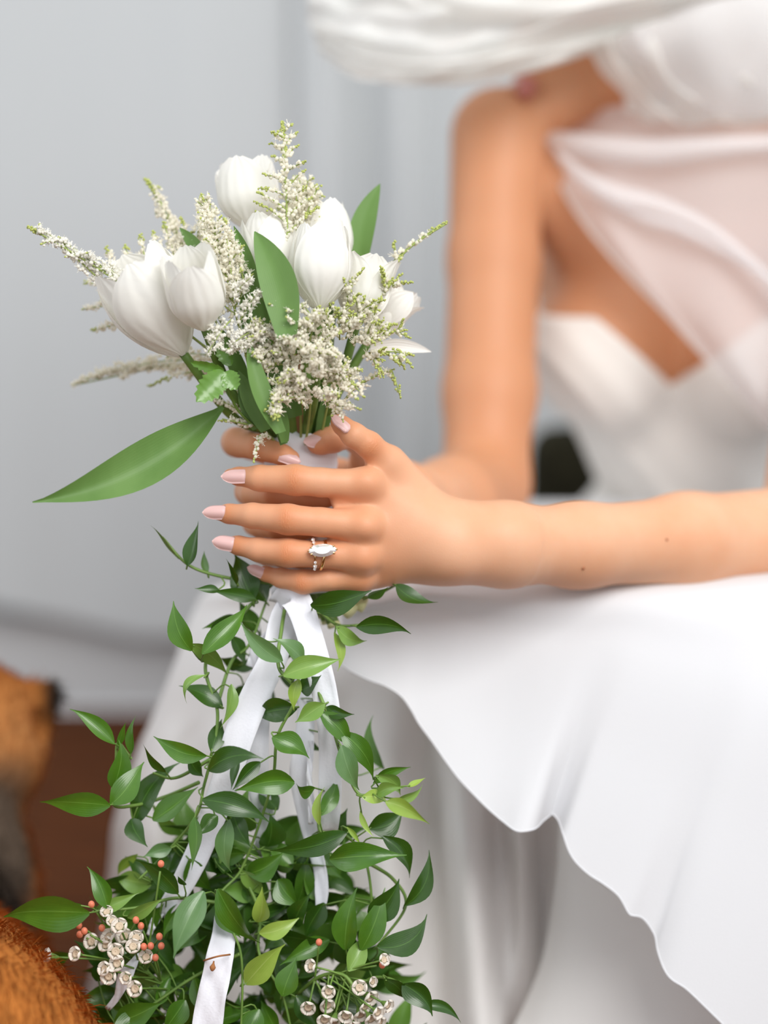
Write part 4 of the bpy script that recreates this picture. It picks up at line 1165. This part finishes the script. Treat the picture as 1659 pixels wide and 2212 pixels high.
# ---- ribbons
def ribbon(pts, wpx, matl=None, name='ribbon', curl=0.25, twist=0.0, n=40, tip=0.0, parent=None):
    P_ = px_path([p[:3] for p in pts], n); T = np.gradient(P_, axis=0); T /= np.linalg.norm(T, axis=1)[:, None]
    wl = np.interp(np.linspace(0, 1, n), np.linspace(0, 1, len(wpx)), wpx) if np.ndim(wpx) else np.full(n, wpx)
    vv = []; nv = 7
    for i in range(n):
        u = i / (n - 1); nn = nrm(TOCAM - T[i] * (TOCAM @ T[i])); s = np.cross(T[i], nn)
        th = twist * u + 0.25 * math.sin(u * 7); sv = s * math.cos(th) + nn * math.sin(th); nv_ = np.cross(sv, T[i])
        w_ = wl[i] / FPX * 1.28 / 2
        for j in range(nv):
            q = -1 + 2 * j / (nv - 1)
            vv.append(P_[i] + sv * (q * w_) + nv_ * (curl * w_ * (q * q - .4) + 0.0007 * math.sin(q * 4 + u * 26)))
    o = mesh_obj(name, vv, grid_faces(n, nv), matl or M['ribbon'], parent or bouquet)
    sm = o.modifiers.new('t', 'SOLIDIFY'); sm.thickness = 0.0006
    return o
ribbon([(606, 1312, 1.285), (630, 1288, 1.272), (655, 1330, 1.268), (682, 1420, 1.264), (700, 1490, 1.262), (712, 1560, 1.262), (714, 1640, 1.268), (712, 1740, 1.275), (706, 1800, 1.285)], [60, 66, 58, 56, 56, 52, 50, 50, 44])
ribbon([(640, 1290, 1.288), (612, 1340, 1.285), (590, 1420, 1.276), (552, 1500, 1.270), (520, 1580, 1.268), (490, 1680, 1.270), (455, 1780, 1.274), (425, 1850, 1.276), (385, 1925, 1.28), (345, 1975, 1.285)], [60, 64, 60, 64, 66, 62, 58, 56, 48, 30])
ribbon([(625, 1310, 1.298), (590, 1400, 1.295), (566, 1500, 1.285), (556, 1600, 1.283), (560, 1700, 1.29), (575, 1790, 1.298), (565, 1850, 1.305)], [40, 44, 44, 52, 50, 46, 40])
ribbon([(650, 1300, 1.30), (645, 1420, 1.305), (660, 1530, 1.295), (655, 1620, 1.284), (650, 1680, 1.285), (668, 1780, 1.292), (690, 1870, 1.285), (695, 1930, 1.282), (688, 1990, 1.284)], [30, 30, 36, 46, 50, 40, 30, 30, 14])
ribbon([(672, 1600, 1.276), (668, 1680, 1.276), (672, 1780, 1.28)], [10, 12, 10], curl=.1)
rb = ribbon([(480, 1960, 1.285), (484, 2010, 1.27), (476, 2060, 1.262), (466, 2120, 1.258), (452, 2190, 1.256), (440, 2290, 1.256)], [30, 50, 58, 62, 66, 64])
v, f = tube(px_path([(440, 2075, 1.259), (470, 2066, 1.250), (497, 2062, 1.258)], 10), .0006, 6); mesh_obj('thread', v, f, M['rust'], rb)
v, f = tube(px_path([(462, 2076, 1.254), (458, 2098, 1.252)], 6), [.0005, .0006, .0012, .002, .0016, .0006], 6); mesh_obj('thread', v, f, M['rust'], rb)
ribbon([(600, 1360, 1.292), (560, 1400, 1.288), (540, 1440, 1.29)], [34, 30, 18])
for pts, wl in (([(300, 2060, 1.268), (285, 2085, 1.262), (270, 2110, 1.262), (255, 2150, 1.266), (232, 2180, 1.27)], [8, 22, 34, 16, 12]), ([(345, 1970, 1.285), (332, 1995, 1.284), (322, 2020, 1.286)], [22, 18, 10])):
    ribbon(pts, wl, n=18)
# ------------------------------------------------------------------ trailing greenery
garland = empty('trailing_greenery', at(640, 1290, 1.30))
tag(garland, 'long trailing spray of glossy green leaves and small waxflowers hanging below the hand', 'greenery')
SPR = [
    [(600, 1250, 1.30), (520, 1330, 1.285), (445, 1430, 1.275), (470, 1540, 1.27), (455, 1640, 1.266), (440, 1700, 1.268), (425, 1760, 1.27), (370, 1830, 1.28), (300, 1900, 1.28)],
    [(590, 1260, 1.29), (500, 1250, 1.285), (410, 1222, 1.28), (350, 1160, 1.278)],
    [(620, 1290, 1.285), (608, 1360, 1.272), (602, 1440, 1.258), (640, 1500, 1.258), (600, 1590, 1.262), (590, 1680, 1.268), (560, 1780, 1.275), (520, 1880, 1.28), (470, 1950, 1.27), (520, 2060, 1.265), (520, 2260, 1.265)],
    [(660, 1290, 1.29), (690, 1320, 1.285), (730, 1350, 1.28), (780, 1350, 1.28)],
    [(690, 1270, 1.29), (790, 1290, 1.292), (860, 1262, 1.295)],
    [(650, 1400, 1.285), (690, 1500, 1.262), (715, 1560, 1.258), (740, 1640, 1.255), (775, 1715, 1.25), (820, 1700, 1.255), (830, 1670, 1.26)],
    [(690, 1500, 1.285), (700, 1680, 1.282), (690, 1790, 1.275), (740, 1800, 1.272), (790, 1860, 1.275), (800, 1990, 1.275), (750, 2090, 1.27), (720, 2180, 1.262)],
    [(455, 1640, 1.266), (380, 1680, 1.272), (330, 1670, 1.275)],
    [(430, 1690, 1.275), (360, 1720, 1.288), (290, 1740, 1.275), (243, 1735, 1.262), (250, 1660, 1.268), (255, 1605, 1.268), (285, 1640, 1.268)],
    [(470, 1950, 1.28), (380, 1940, 1.275), (300, 1960, 1.268), (205, 1968, 1.255)],
    [(520, 2060, 1.275), (420, 2110, 1.275), (330, 2170, 1.27), (240, 2230, 1.27)],
    [(720, 2180, 1.27), (790, 2120, 1.268), (832, 2112, 1.265), (870, 2130, 1.262), (905, 2172, 1.262)],
    [(790, 1860, 1.275), (850, 1900, 1.28), (876, 1958, 1.28), (815, 2045, 1.275)],
    [(520, 1880, 1.285), (560, 1970, 1.28), (560, 2060, 1.275), (610, 2150, 1.27), (640, 2280, 1.27)],
    [(470, 1520, 1.28), (500, 1430, 1.288), (540, 1390, 1.29), (575, 1300, 1.295)],
]
sprigs = []; spr_pts = []; spr_mb = []
for s_ in SPR:
    p = px_path(s_, 14 * len(s_)); spr_pts.append(p)
    mb = MB(); mb.add(*tube(p, np.linspace(.0013, .0008, len(p)), 6)); spr_mb.append(mb)
LEAVES = [ # bx, by, tx, ty, width, tone, d, side, bow, roll
 (405,1222,427,1127,36,0,1.268,.04,.03,.2),(380,1201,327,1140,12,4,1.280,.02,0,.6),(448,1239,441,1190,17,4,1.284,-.1,0,.4),(475,1277,420,1271,18,0,1.272,.05,.02,.3),
 (553,1294,455,1277,28,0,1.276,.02,.03,.2),(548,1296,506,1196,62,0,1.284,-.03,.02,.1),(511,1262,488,1205,18,0,1.276,.1,0,.4),(575,1300,520,1225,50,0,1.290,.0,.02,.4),
 (414,1406,375,1298,46,1,1.250,-.10,.04,.15),(437,1413,536,1303,46,1,1.248,.03,.04,-.2),(414,1391,494,1463,44,2,1.262,-.08,.02,.2),(500,1374,530,1440,32,0,1.284,-.05,.02,.3),
 (456,1372,515,1325,30,0,1.276,-.04,.02,.2),(610,1429,519,1343,38,4,1.244,-.06,.05,-.25),(655,1428,592,1382,40,4,1.258,.08,.05,.2),(612,1460,737,1424,46,2,1.240,-.04,.04,.2),
 (646,1467,635,1535,27,3,1.246,.10,.04,.25),(562,1386,528,1372,14,0,1.276,.1,0,.4),(671,1308,802,1276,54,0,1.258,.06,.03,.3),(795,1292,836,1270,24,1,1.28,0,0,.4),
 (855,1263,941,1299,36,0,1.276,.12,.03,.2),(726,1353,796,1386,32,2,1.262,.14,.03,.3),(770,1354,886,1370,40,0,1.256,-.10,.04,.15),(722,1366,729,1450,21,3,1.266,-.12,.02,.2),
 (445,1458,403,1520,18,2,1.250,.28,.05,.3),(481,1526,385,1482,42,0,1.270,.06,.03,.25),(500,1478,476,1570,32,2,1.262,-.08,.02,.3),(642,1530,548,1552,50,0,1.262,.06,.06,.1),
 (650,1492,690,1462,40,0,1.266,.05,.02,.2),(702,1520,638,1560,38,2,1.246,.02,.05,.1),(705,1528,766,1543,26,0,1.250,.10,.02,.25),(690,1538,758,1624,42,1,1.246,-.10,.03,.3),
 (735,1580,806,1688,44,1,1.248,-.12,.05,-.15),(738,1610,776,1708,46,4,1.242,.04,.05,.1),(830,1662,806,1545,28,4,1.310,-.14,.02,.3),(588,1592,668,1640,50,1,1.244,-.06,.05,-.1),
 (446,1633,328,1592,40,1,1.252,-.08,.05,.2),(456,1624,480,1548,38,0,1.262,.0,.03,.25),(450,1664,569,1640,48,0,1.238,-.14,.06,.1),(408,1634,440,1680,30,0,1.262,.06,.03,.3),
 (358,1668,309,1607,26,0,1.264,-.05,.02,.3),(806,1692,888,1658,26,1,1.256,-.12,.02,.3),(515,1640,499,1706,24,0,1.262,.0,.02,.4),(562,1646,503,1706,34,0,1.256,.06,.02,.3),
 (247,1607,151,1531,34,1,1.258,.06,.03,.3),(255,1612,271,1562,15,1,1.264,0,0,.4),(283,1628,294,1546,27,1,1.262,-.03,.02,.3),(244,1702,256,1598,46,1,1.262,.08,.03,.1),
 (239,1738,312,1645,52,1,1.252,.06,.05,-.1),(238,1740,86,1731,56,1,1.248,.03,.05,.1),(290,1782,386,1652,52,0,1.282,-.10,.03,.2),(330,1772,428,1700,46,1,1.276,.02,.03,.2),
 (284,1768,314,1826,40,0,1.278,.08,.03,.2),(437,1727,582,1778,50,0,1.238,-.08,.06,.1),(420,1765,414,1880,36,1,1.244,-.08,.04,.2),(470,1762,422,1806,34,1,1.262,.04,.03,.2),
 (495,1770,500,1887,38,4,1.246,.10,.04,.2),(193,1972,3,1986,82,1,1.240,.06,.06,.2),(175,1955,40,1960,60,1,1.248,-.10,.04,.1),(232,1962,187,1873,38,1,1.256,.08,.04,.2),
 (205,1966,300,1930,28,2,1.262,.05,.02,.3),(297,1845,250,1898,22,3,1.29,.08,.02,.3),(385,1930,292,1858,46,0,1.266,.10,.04,.1),(440,1925,375,2070,58,4,1.236,.03,.05,.1),
 (470,1920,561,2042,56,1,1.244,.04,.05,.15),(400,1912,384,1892,16,0,1.262,0,0,.3),(370,1832,310,1850,30,4,1.276,.06,.03,.2),(338,2172,372,2104,28,1,1.272,0,.03,.2),
 (248,2206,352,2165,54,1,1.270,.05,.03,.2),(275,1982,356,1940,28,2,1.264,.02,.03,.2),(636,1690,512,1710,52,1,1.252,.10,.06,-.1),(680,1702,640,1692,32,1,1.26,-.3,.04,.2),
 (690,1782,702,1700,26,3,1.256,-.08,.03,.4),(693,1762,726,1676,34,1,1.258,.06,.03,.3),(812,1674,868,1722,30,2,1.246,-.18,.03,.2),(833,1732,924,1780,34,3,1.238,-.08,.05,.1),
 (782,1722,840,1734,30,3,1.244,-.1,.03,.2),(815,1716,872,1704,28,2,1.248,-.1,.03,.2),(855,1730,916,1694,22,2,1.246,.08,.03,.2),(880,1700,919,1680,13,3,1.25,0,.0,.3),
 (796,1790,872,1750,54,0,1.268,.12,.03,.1),(778,1752,808,1808,13,3,1.254,.08,0,.3),(750,1786,779,1826,11,3,1.254,-.05,0,.3),(750,1798,583,1838,46,0,1.258,-.06,.05,.1),
 (712,1856,872,1852,58,1,1.254,-.05,.08,-.1),(826,1806,886,1902,42,0,1.262,-.14,.04,.2),(873,1957,927,1836,38,0,1.262,.16,.03,.2),(815,2046,922,1974,54,0,1.254,.20,.04,.1),
 (800,1992,862,1898,60,0,1.266,.03,.04,.1),(780,2052,832,1920,50,1,1.262,.04,.04,.1),(745,2052,772,1918,54,1,1.264,-.05,.04,.1),(752,2098,788,2018,42,2,1.258,.02,.03,.2),
 (556,1992,566,1918,36,3,1.270,.08,.04,.1),(560,2016,648,1984,36,3,1.270,.08,.05,.1),(530,2126,616,2040,56,3,1.266,-.03,.05,.1),(610,2152,640,2068,48,1,1.262,-.03,.04,.1),
 (830,2114,881,2166,34,0,1.256,-.10,.03,.2),(870,2126,932,2196,50,0,1.258,-.12,.03,.2),(902,2172,996,2210,24,0,1.258,-.16,.02,.3),(470,1950,520,2030,40,1,1.262,.06,.03,.2),
 (520,1880,575,1940,36,2,1.280,-.05,.03,.2),(600,1900,650,1960,50,1,1.280,.05,.03,.1),(640,1860,580,1880,40,2,1.288,.05,.03,.2),(505,1760,540,1830,46,0,1.278,.05,.03,.2),
 (600,1750,560,1700,40,0,1.284,0,.03,.2),(700,1950,660,2030,44,0,1.280,.05,.03,.2),(560,2180,520,2260,46,1,1.27,0,.04,.1),(420,2110,470,2200,44,1,1.275,.05,.03,.2),
 (400,2160,350,2240,50,1,1.27,0,.03,.1),(300,2190,230,2250,44,1,1.272,0,.03,.1),(330,2050,270,2010,40,0,1.290,0,.03,.2),(240,2090,160,2030,44,0,1.292,0,.02,.2),
 (640,2150,690,2230,46,0,1.272,0,.03,.2),(600,2230,560,2160,44,1,1.275,0,.03,.2),(330,1900,270,1850,40,0,1.29,0,.02,.2),(360,2010,420,1990,36,1,1.29,0,.02,.2),
]
# denser, darker growth inside the spray
rr = random.Random(11)
for (x, y) in ((150, 2060), (210, 2120), (130, 2130), (260, 2150), (200, 2190), (320, 2120), (170, 2000), (380, 2180), (300, 2230), (420, 2200)):
    a = rr.uniform(0, 6.28); LEAVES.append((x, y, x + 95 * math.cos(a), y + 85 * math.sin(a), 46, rr.choice([0, 0, 1]), rr.uniform(1.275, 1.30), .05, .04, .2))
def inside():
    while True:
        y = 1760 + 540 * rr.random() ** 0.8; t = (y - 1760) / 500
        x = rr.uniform(430 - 330 * t ** .8, 700 + 150 * t)
        return x, y
NTR = len(LEAVES)
for i in range(300):
    x, y = inside(); a = rr.uniform(0, 2 * math.pi); l = rr.uniform(80, 135)
    LEAVES.append((x, y, x + l * math.cos(a), y + l * math.sin(a) * .9, rr.uniform(36, 58), rr.choice([0, 0, 0, 1, 1, 2]), (rr.uniform(1.275, 1.30) if i < 100 else rr.uniform(1.29, 1.345)), rr.uniform(-.1, .1), rr.uniform(0, .06), rr.uniform(-.6, .6)))
for i in range(14):
    x, y = rr.uniform(500, 660), rr.uniform(1330, 1600); a = rr.uniform(0, 2 * math.pi); l = rr.uniform(50, 90)
    LEAVES.append((x, y, x + l * math.cos(a), y + l * math.sin(a) * .9, rr.uniform(24, 40), rr.choice([0, 0, 1]), rr.uniform(1.29, 1.32), rr.uniform(-.1, .1), rr.uniform(0, .06), rr.uniform(-.6, .6)))
leaf_jobs = []; mass = MB()
for kk, (bx, by, tx, ty, w_, tone, d, sd, bw_, rl) in enumerate(LEAVES):
    v, f, a = blade((bx, by), (tx, ty), w_ * 1.08, d, d + rr.uniform(-.014, .014), sd, bw_ * 1.6, rr.uniform(.2, .55), 'ruscus', rl * rr.choice([-1, 1]) * 1.5 + (rr.uniform(-.7, .7) if kk >= NTR else 0), 13, 5, rr.uniform(-.8, .8), rr.uniform(-.05, .05), rr.uniform(-.05, .18))
    if NTR + 100 <= kk < NTR + 300: mass.add(v, f, 0 if tone == 0 else 1); continue
    best = min(((np.linalg.norm(p - a, axis=1).min(), i) for i, p in enumerate(spr_pts)))
    i = best[1]; p = spr_pts[i]; q = p[np.linalg.norm(p - a, axis=1).argmin()]
    ax = nrm(at(tx, ty, d) - a)
    mid = (q + a) / 2 - ax * 0.003
    if best[0] < 0.05: spr_mb[i].add(*tube(catmull([q, mid, a + ax * .002], 6), .00055, 5))
    leaf_jobs.append((v, f, a, tone, i))
for mb in spr_mb: sprigs.append(mb.build('leafy_sprig', M['stem'], garland))
for v, f, a, tone, i in leaf_jobs:
    mesh_obj('leaf', v, f, M['leaf%d' % tone], sprigs[i], origin=a, nv=5)
lm = mass.build('inner_foliage', [M['leaf0'], M['leaf1']], garland); lm['kind'] = 'stuff'

# ---- waxflowers
def blossom_mesh():
    mb = MB()
    for k in range(5):
        a0 = k * 2 * math.pi / 5; vv = []
        nu, nv = 6, 5
        for i in range(nu):
            u = i / (nu - 1); wv = 0.62 * math.sin(math.pi * (0.18 + 0.74 * u)) ** 0.7
            r = 0.42 + 0.62 * math.sin(u * 1.9); z = 0.10 + 0.75 * u ** 1.2 - .1 * (u > .95)
            r = r * (1 - 0.28 * max(0, u - .6) / .4)
            for j in range(nv):
                q = -1 + 2 * j / (nv - 1); th = a0 + q * wv
                vv.append((r * math.cos(th), r * math.sin(th), z + .06 * (1 - q * q)))
        mb.add(vv, grid_faces(nu, nv), 0)
    zz = np.linspace(-0.9, 0.25, 7); rad = np.interp(zz, [-0.9, -.4, 0, .25], [.16, .34, .5, .46])
    vv = [(r * math.cos(2 * math.pi * j / 10), r * math.sin(2 * math.pi * j / 10), z) for r, z in zip(rad, zz) for j in range(10)]
    mb.add(vv, grid_faces(7, 10, True), 1)
    vv = [(r * math.cos(2 * math.pi * j / 10), r * math.sin(2 * math.pi * j / 10), z) for r, z in ((.46, .25), (.5, .42), (.3, .34), (.1, .2), (.02, .32)) for j in range(10)]
    mb.add(vv, grid_faces(5, 10, True), 2)
    return mb
bmb = blossom_mesh()
proto = bmb.build('blossom', [M['wax'], M['stem'], M['waxcore']], None)
rw = random.Random(5)
def wax_sprig(hub, flowers, buds, d, lab, R=15):
    mb = MB(); H_ = px_path(hub, 16); mb.add(*tube(H_, .0013, 6)); ends = []
    for (x, y, s_) in flowers + buds:
        dd = d + rw.uniform(-.010, .010); e = at(x, y, dd)
        h = H_[rw.randint(4, 15)]
        axn = nrm((e - h) + TOCAM * 0.022 * (1 if s_ < 2 else .2) + UPV * .004)
        b = e - axn * 0.006
        mb.add(*tube(catmull([h, (h + b) / 2 - TOCAM * .002, b], 8), .0007, 5)); ends.append((e, axn, s_))
    sp = mb.build('waxflower_sprig', M['stem'], garland); sp['label'] = lab
    for k, (e, axn, s_) in enumerate(ends):
        if k < len(flowers):
            o = proto.copy(); COL.objects.link(o); o.name = 'blossom'
            o.location = V(e - axn * .003); q = Vector(axn).to_track_quat('Z', 'Y'); o.rotation_euler = q.to_euler()
            sc = R * (s_ % 2 if s_ % 2 else 1) / FPX * d; o.scale = (sc, sc, sc); set_parent(o, sp)
        else:
            mesh_obj('bud', ICO2[0] * (np.array([1, 1, 1.15]) * 7.5 / FPX * d) , ICO2[1], M['redbud'], None).location = V(e)
            o = bpy.context.scene.objects[-1] if False else None
            b_ = [x for x in COL.objects if x.name.startswith('bud') and x.parent is None][-1]; set_parent(b_, sp)
cB = lambda x, y: (x / 2.9625, 1650 + y / 2.9625)
cC = lambda x, y: (500 + x / 2.9625, 1600 + y / 2.9625)
fl1 = [cB(*p) + (s_,) for p, s_ in (((680, 940), .8), ((715, 1000), .7), ((580, 1135), 1), ((300, 1230), 3), ((475, 1215), .9), ((690, 1100), 1), ((672, 1152), 1), ((762, 1035), 1), ((792, 1100), 1), ((872, 1110), .9), ((740, 1200), 1), ((745, 1275), 1), ((850, 1165), .9), ((660, 1310), .9), ((692, 1362), 1), ((932, 1232), .9), ((860, 1440), 1), ((800, 1370), .8))]
bd1 = [cB(*p) + (1,) for p in ((505, 1035), (510, 1092), (540, 1070), (870, 1000), (902, 1037), (652, 1050), (1020, 1105), (1032, 1165), (995, 1240), (920, 1170), (965, 1165), (585, 900), (1030, 640))]
wax_sprig([(420, 2170, 1.285), (330, 2110, 1.275), (245, 2060, 1.268)], fl1, bd1, 1.250, 'cluster with coral buds by the dog', 19)
fl2 = [cC(*p) + (s_,) for p, s_ in (((985, 1400), .8), ((500, 1440), .9), ((915, 1545), .7), ((820, 1580), 1), ((620, 1610), .9), ((615, 1700), 1), ((895, 1650), 1.1), ((490, 1715), 1), ((860, 1715), .8), ((730, 1770), 1), ((830, 1765), 1), ((945, 1745), .9), ((1010, 1700), .9), ((595, 1795), 1), ((650, 1805), 1), ((900, 1790), 1), ((780, 1830), 1), ((960, 1810), .9))]
bd2 = [cC(*p) + (1,) for p in ((965, 1435), (560, 1290))]
wax_sprig([(640, 2150, 1.285), (690, 2110, 1.27), (740, 2105, 1.262), (770, 2140, 1.258)], fl2, bd2, 1.250, 'cluster at the lower right', 18)
bpy.data.objects.remove(proto)

# ------------------------------------------------------------------ rings
def ring_band(center, axis, R, r, matl, parent, name, segs=40):
    n = nrm(axis); a = nrm(np.cross(n, UPV)); b = np.cross(n, a)
    P_ = np.array([center + R * (math.cos(t) * a + math.sin(t) * b) for t in np.linspace(0, 2 * math.pi, segs, endpoint=False)])
    vv = []; 
    for p in P_:
        o = nrm(p - center)
        for k in range(8): vv.append(p + r * (math.cos(k * math.pi / 4) * o + math.sin(k * math.pi / 4) * n))
    f = [(i * 8 + j, ((i + 1) % segs) * 8 + j, ((i + 1) % segs) * 8 + (j + 1) % 8, i * 8 + (j + 1) % 8) for i in range(segs) for j in range(8)]
    return mesh_obj(name, vv, f, matl, parent)
def faceted(pts_top, pts_mid, bottom, c, ax, sd, n, sc):
    pass
raxis = nrm(at(622, 1194, 1.258) - at(782, 1204, 1.266))
rc1 = at(697, 1199, 1.2595); rc2 = at(676, 1197.5, 1.2590)
er = empty('engagement_ring', rc1); tag(er, 'gold ring with a large marquise diamond on the ring finger of the front hand', 'ring')
ring_band(rc1, raxis + 0.10 * UPV, 0.0092, 0.0010, M['gold'], er, 'band')
gn = nrm(TOCAM + 0.10 * UPV); gx = nrm(RGT - gn * (RGT @ gn) + 0.06 * UPV); gy = np.cross(gn, gx)
gc = at(698, 1188, 1.2595) + TOCAM * 0.0125
def marquise(k, z, n=20):
    out = []
    for i in range(n):
        t = 2 * math.pi * i / n; x = math.cos(t); y = math.sin(t) * abs(math.sin(t)) ** 0.35
        out.append(gc + k * (0.0091 * x * gx + 0.0042 * y * gy) + z * gn)
    return out
vv = marquise(.58, .0014) + marquise(1.0, 0.0) + marquise(.98, -.0005) + marquise(.15, -.0030)
f = [tuple(range(20))] + [(r * 20 + i, r * 20 + (i + 1) % 20, (r + 1) * 20 + (i + 1) % 20, (r + 1) * 20 + i) for r in range(3) for i in range(20)]
f = [tuple(reversed(q)) for q in f]; f[0] = tuple(range(20)); f.append(tuple(reversed(range(60, 80))))
mesh_obj('stone', vv, f, M['gem'], er, smooth=False)
mb = MB()
for t in (0, 35, 145, 180, 215, 325):
    a = math.radians(t); p = gc + 1.02 * (0.0091 * math.cos(a) * gx + 0.0042 * math.sin(a) * gy)
    mb.add(*tube([p - gn * .003 - (p - gc) * .4, p - gn * .0004, p + gn * .0011 - (p - gc) * .06], .00055, 6))
mb.build('setting', M['gold'], er)
wb = empty('wedding_band', rc2); tag(wb, 'thin gold ring set with small round stones beside the marquise ring', 'ring')
ring_band(rc2, raxis - 0.12 * UPV, 0.0093, 0.0006, M['gold'], wb, 'band')
wn = nrm(raxis - 0.12 * UPV)
for k, ang in enumerate((-66, -48, -30, 30, 48, 66)):
    a = math.radians(ang); dirv = nrm(nrm(TOCAM - wn * (TOCAM @ wn)) * math.cos(a) + np.cross(wn, TOCAM) * math.sin(a))
    o = mesh_obj('stone', ICO1[0] * (0.0015 if k % 2 else 0.0012) + rc2 + dirv * 0.0103, ICO1[1], M['gem'], wb, smooth=False)
# ------------------------------------------------------------------ dog lying beside the bride, mostly out of frame on the left
dv = Vol((-0.66, 0.95, 0.0), (-0.10, 1.78, 0.42), 0.006)
FDg = dv.full()
def w3(px, py, d): return at(px, py, d)
HC = at(-92, 1588, 1.55)
DOG = [
    (('c', at(-210, 2440, 1.20), at(-230, 2260, 1.42), .128, .118), 0.03),
    (('c', at(-230, 2260, 1.42), at(-160, 1950, 1.53), .105, .078), 0.04),
    (('c', at(-160, 1950, 1.53), at(-140, 1720, 1.55), .078, .062), 0.04),
    (('e', HC, (.066, .070, .060), None), 0.03),
    (('c', HC + [-.02, .05, -.012], HC + [-.05, .13, -.03], .040, .026), 0.025),
    (('c', at(-250, 2300, 1.42) + [.06, 0, -.05], at(-250, 2300, 1.42) + [.08, .14, -.10], .04, .028), 0.03),
    (('c', at(-260, 2500, 1.2) + [.085, -.02, 0], at(-260, 2500, 1.2) + [.10, .10, -.05], .07, .035), 0.03),
    (('c', np.array([-.36, 1.10, .10]), np.array([-.42, 0.99, .05]), .035, .02), 0.03),
]
for pr, k in DOG: put(dv, FDg, pr, k)
# erect ears: broad rounded blades
EB, ET = at(8, 1588, 1.555), at(100, 1502, 1.575)
put(dv, FDg, ('c', EB + [-.006, 0, -.006], ET, .042, .013), 0.02)
put(dv, FDg, ('c', EB + [-.012, -.018, -.008], ET - (ET - EB) * .25 + [0, -.02, -.012], .018, .010), 0.02, 's')
put(dv, FDg, ('c', HC + [-.05, .0, .04], HC + [-.10, .01, .10], .03, .010), 0.012)
zz = dv.grid((slice(None),) * 3)[2]
FDg = np.maximum(FDg, 0.004 - zz)
vg, qg = surface_nets(dv, FDg); vg = relax(vg, qg, 1)
dog_me = vol_mesh('dog', vg, qg, None)
# coat colour: fox red, dark ear edge and grey ruff
def coat(p):
    red = np.array(srgb(190, 118, 54)[:3]); tan_shade = np.array(srgb(206, 142, 84)[:3]); dark = np.array(srgb(52, 42, 34)[:3]); grey = np.array(srgb(112, 96, 82)[:3])
    c = np.tile(red, (len(p), 1))
    f = lambda q, r: np.clip(1 - np.linalg.norm(p - q, axis=1) / r, 0, 1)[:, None]
    t = np.clip(1.6 * f(at(20, 1640, 1.52), .07), 0, 1); c = c * (1 - t) + tan_shade * t
    t = np.clip(2.2 * f(ET + [.014, 0, -.002], .028), 0, 1); c = c * (1 - t) + dark * t
    t = np.clip(2.2 * f(at(10, 1810, 1.49), .07), 0, 1); c = c * (1 - t) + grey * t
    t = np.clip(1.8 * f(at(-20, 1930, 1.45), .06), 0, 1); c = c * (1 - t) + dark * t
    return c
dm = mat('dog_coat', srgb(170, 104, 50), 0.8, 0.15)
nt = dm.node_tree; at_n = nt.nodes.new('ShaderNodeAttribute'); at_n.attribute_name = 'coat'
nt.links.new(at_n.outputs['Color'], nt.nodes['Principled BSDF'].inputs['Base Color'])
def paint(me, cols):
    a = me.color_attributes.new('coat', 'FLOAT_COLOR', 'POINT')
    a.data.foreach_set('color', np.hstack([cols, np.ones((len(cols), 1))]).astype(np.float32).ravel())
paint(dog_me, coat(vg)); dog_me.materials.append(dm)
dog = bpy.data.objects.new('dog', dog_me); COL.objects.link(dog)
tag(dog, 'fox red dog lying beside the greenery at the left edge', 'dog')
# fur: short blades lying back along the body
co = vg; n_ = np.zeros_like(vg); dog_me.vertices.foreach_get('normal', (nb2 := np.zeros(len(vg) * 3, np.float32))); n_ = nb2.reshape(-1, 3)
vis = vg[:, 2] > 0.015
idx = np.where(vis)[0]; rg = np.random.default_rng(3)
pick = rg.choice(idx, 38000); jit = rg.normal(0, .003, (38000, 3))
P0 = co[pick] + jit - n_[pick] * np.sum(jit * n_[pick], 1, keepdims=True); Nn = n_[pick]
flow = np.array([0.25, -0.85, -0.25]); fl_ = flow - Nn * (Nn @ flow)[:, None]; fl_ /= np.linalg.norm(fl_, axis=1)[:, None] + 1e-9
fl_ += rg.normal(0, .16, fl_.shape)
headness = np.clip(1 - np.linalg.norm(P0 - HC, axis=1) / .17, 0, 1)[:, None]
Ln = rg.uniform(.014, .024, (38000, 1)) * (1 - .88 * headness)
sd = np.cross(fl_, Nn); sd /= np.linalg.norm(sd, axis=1)[:, None] + 1e-9; sd *= 0.00045
mid = P0 + fl_ * Ln * .55 + Nn * Ln * .26; tip = P0 + fl_ * Ln + Nn * Ln * .22
VV = np.stack([P0 - sd - Nn * .001, P0 + sd - Nn * .001, mid + sd * .8, mid - sd * .8, tip], 1).reshape(-1, 3)
k = np.arange(38000)[:, None] * 5
F4 = np.hstack([k, k + 1, k + 2, k + 3]); F3 = np.hstack([k + 3, k + 2, k + 4])
cv = coat(np.repeat(P0, 5, 0)) * np.repeat(rg.uniform(.55, 1.35, (38000, 1)), 5, 0)
VV[:, 2] = np.maximum(VV[:, 2], .002)
fur = mesh_obj('fur', VV, [tuple(x) for x in F4.tolist()] + [tuple(x) for x in F3.tolist()], dm, dog)
paint(fur.data, cv); fur['kind'] = 'stuff'
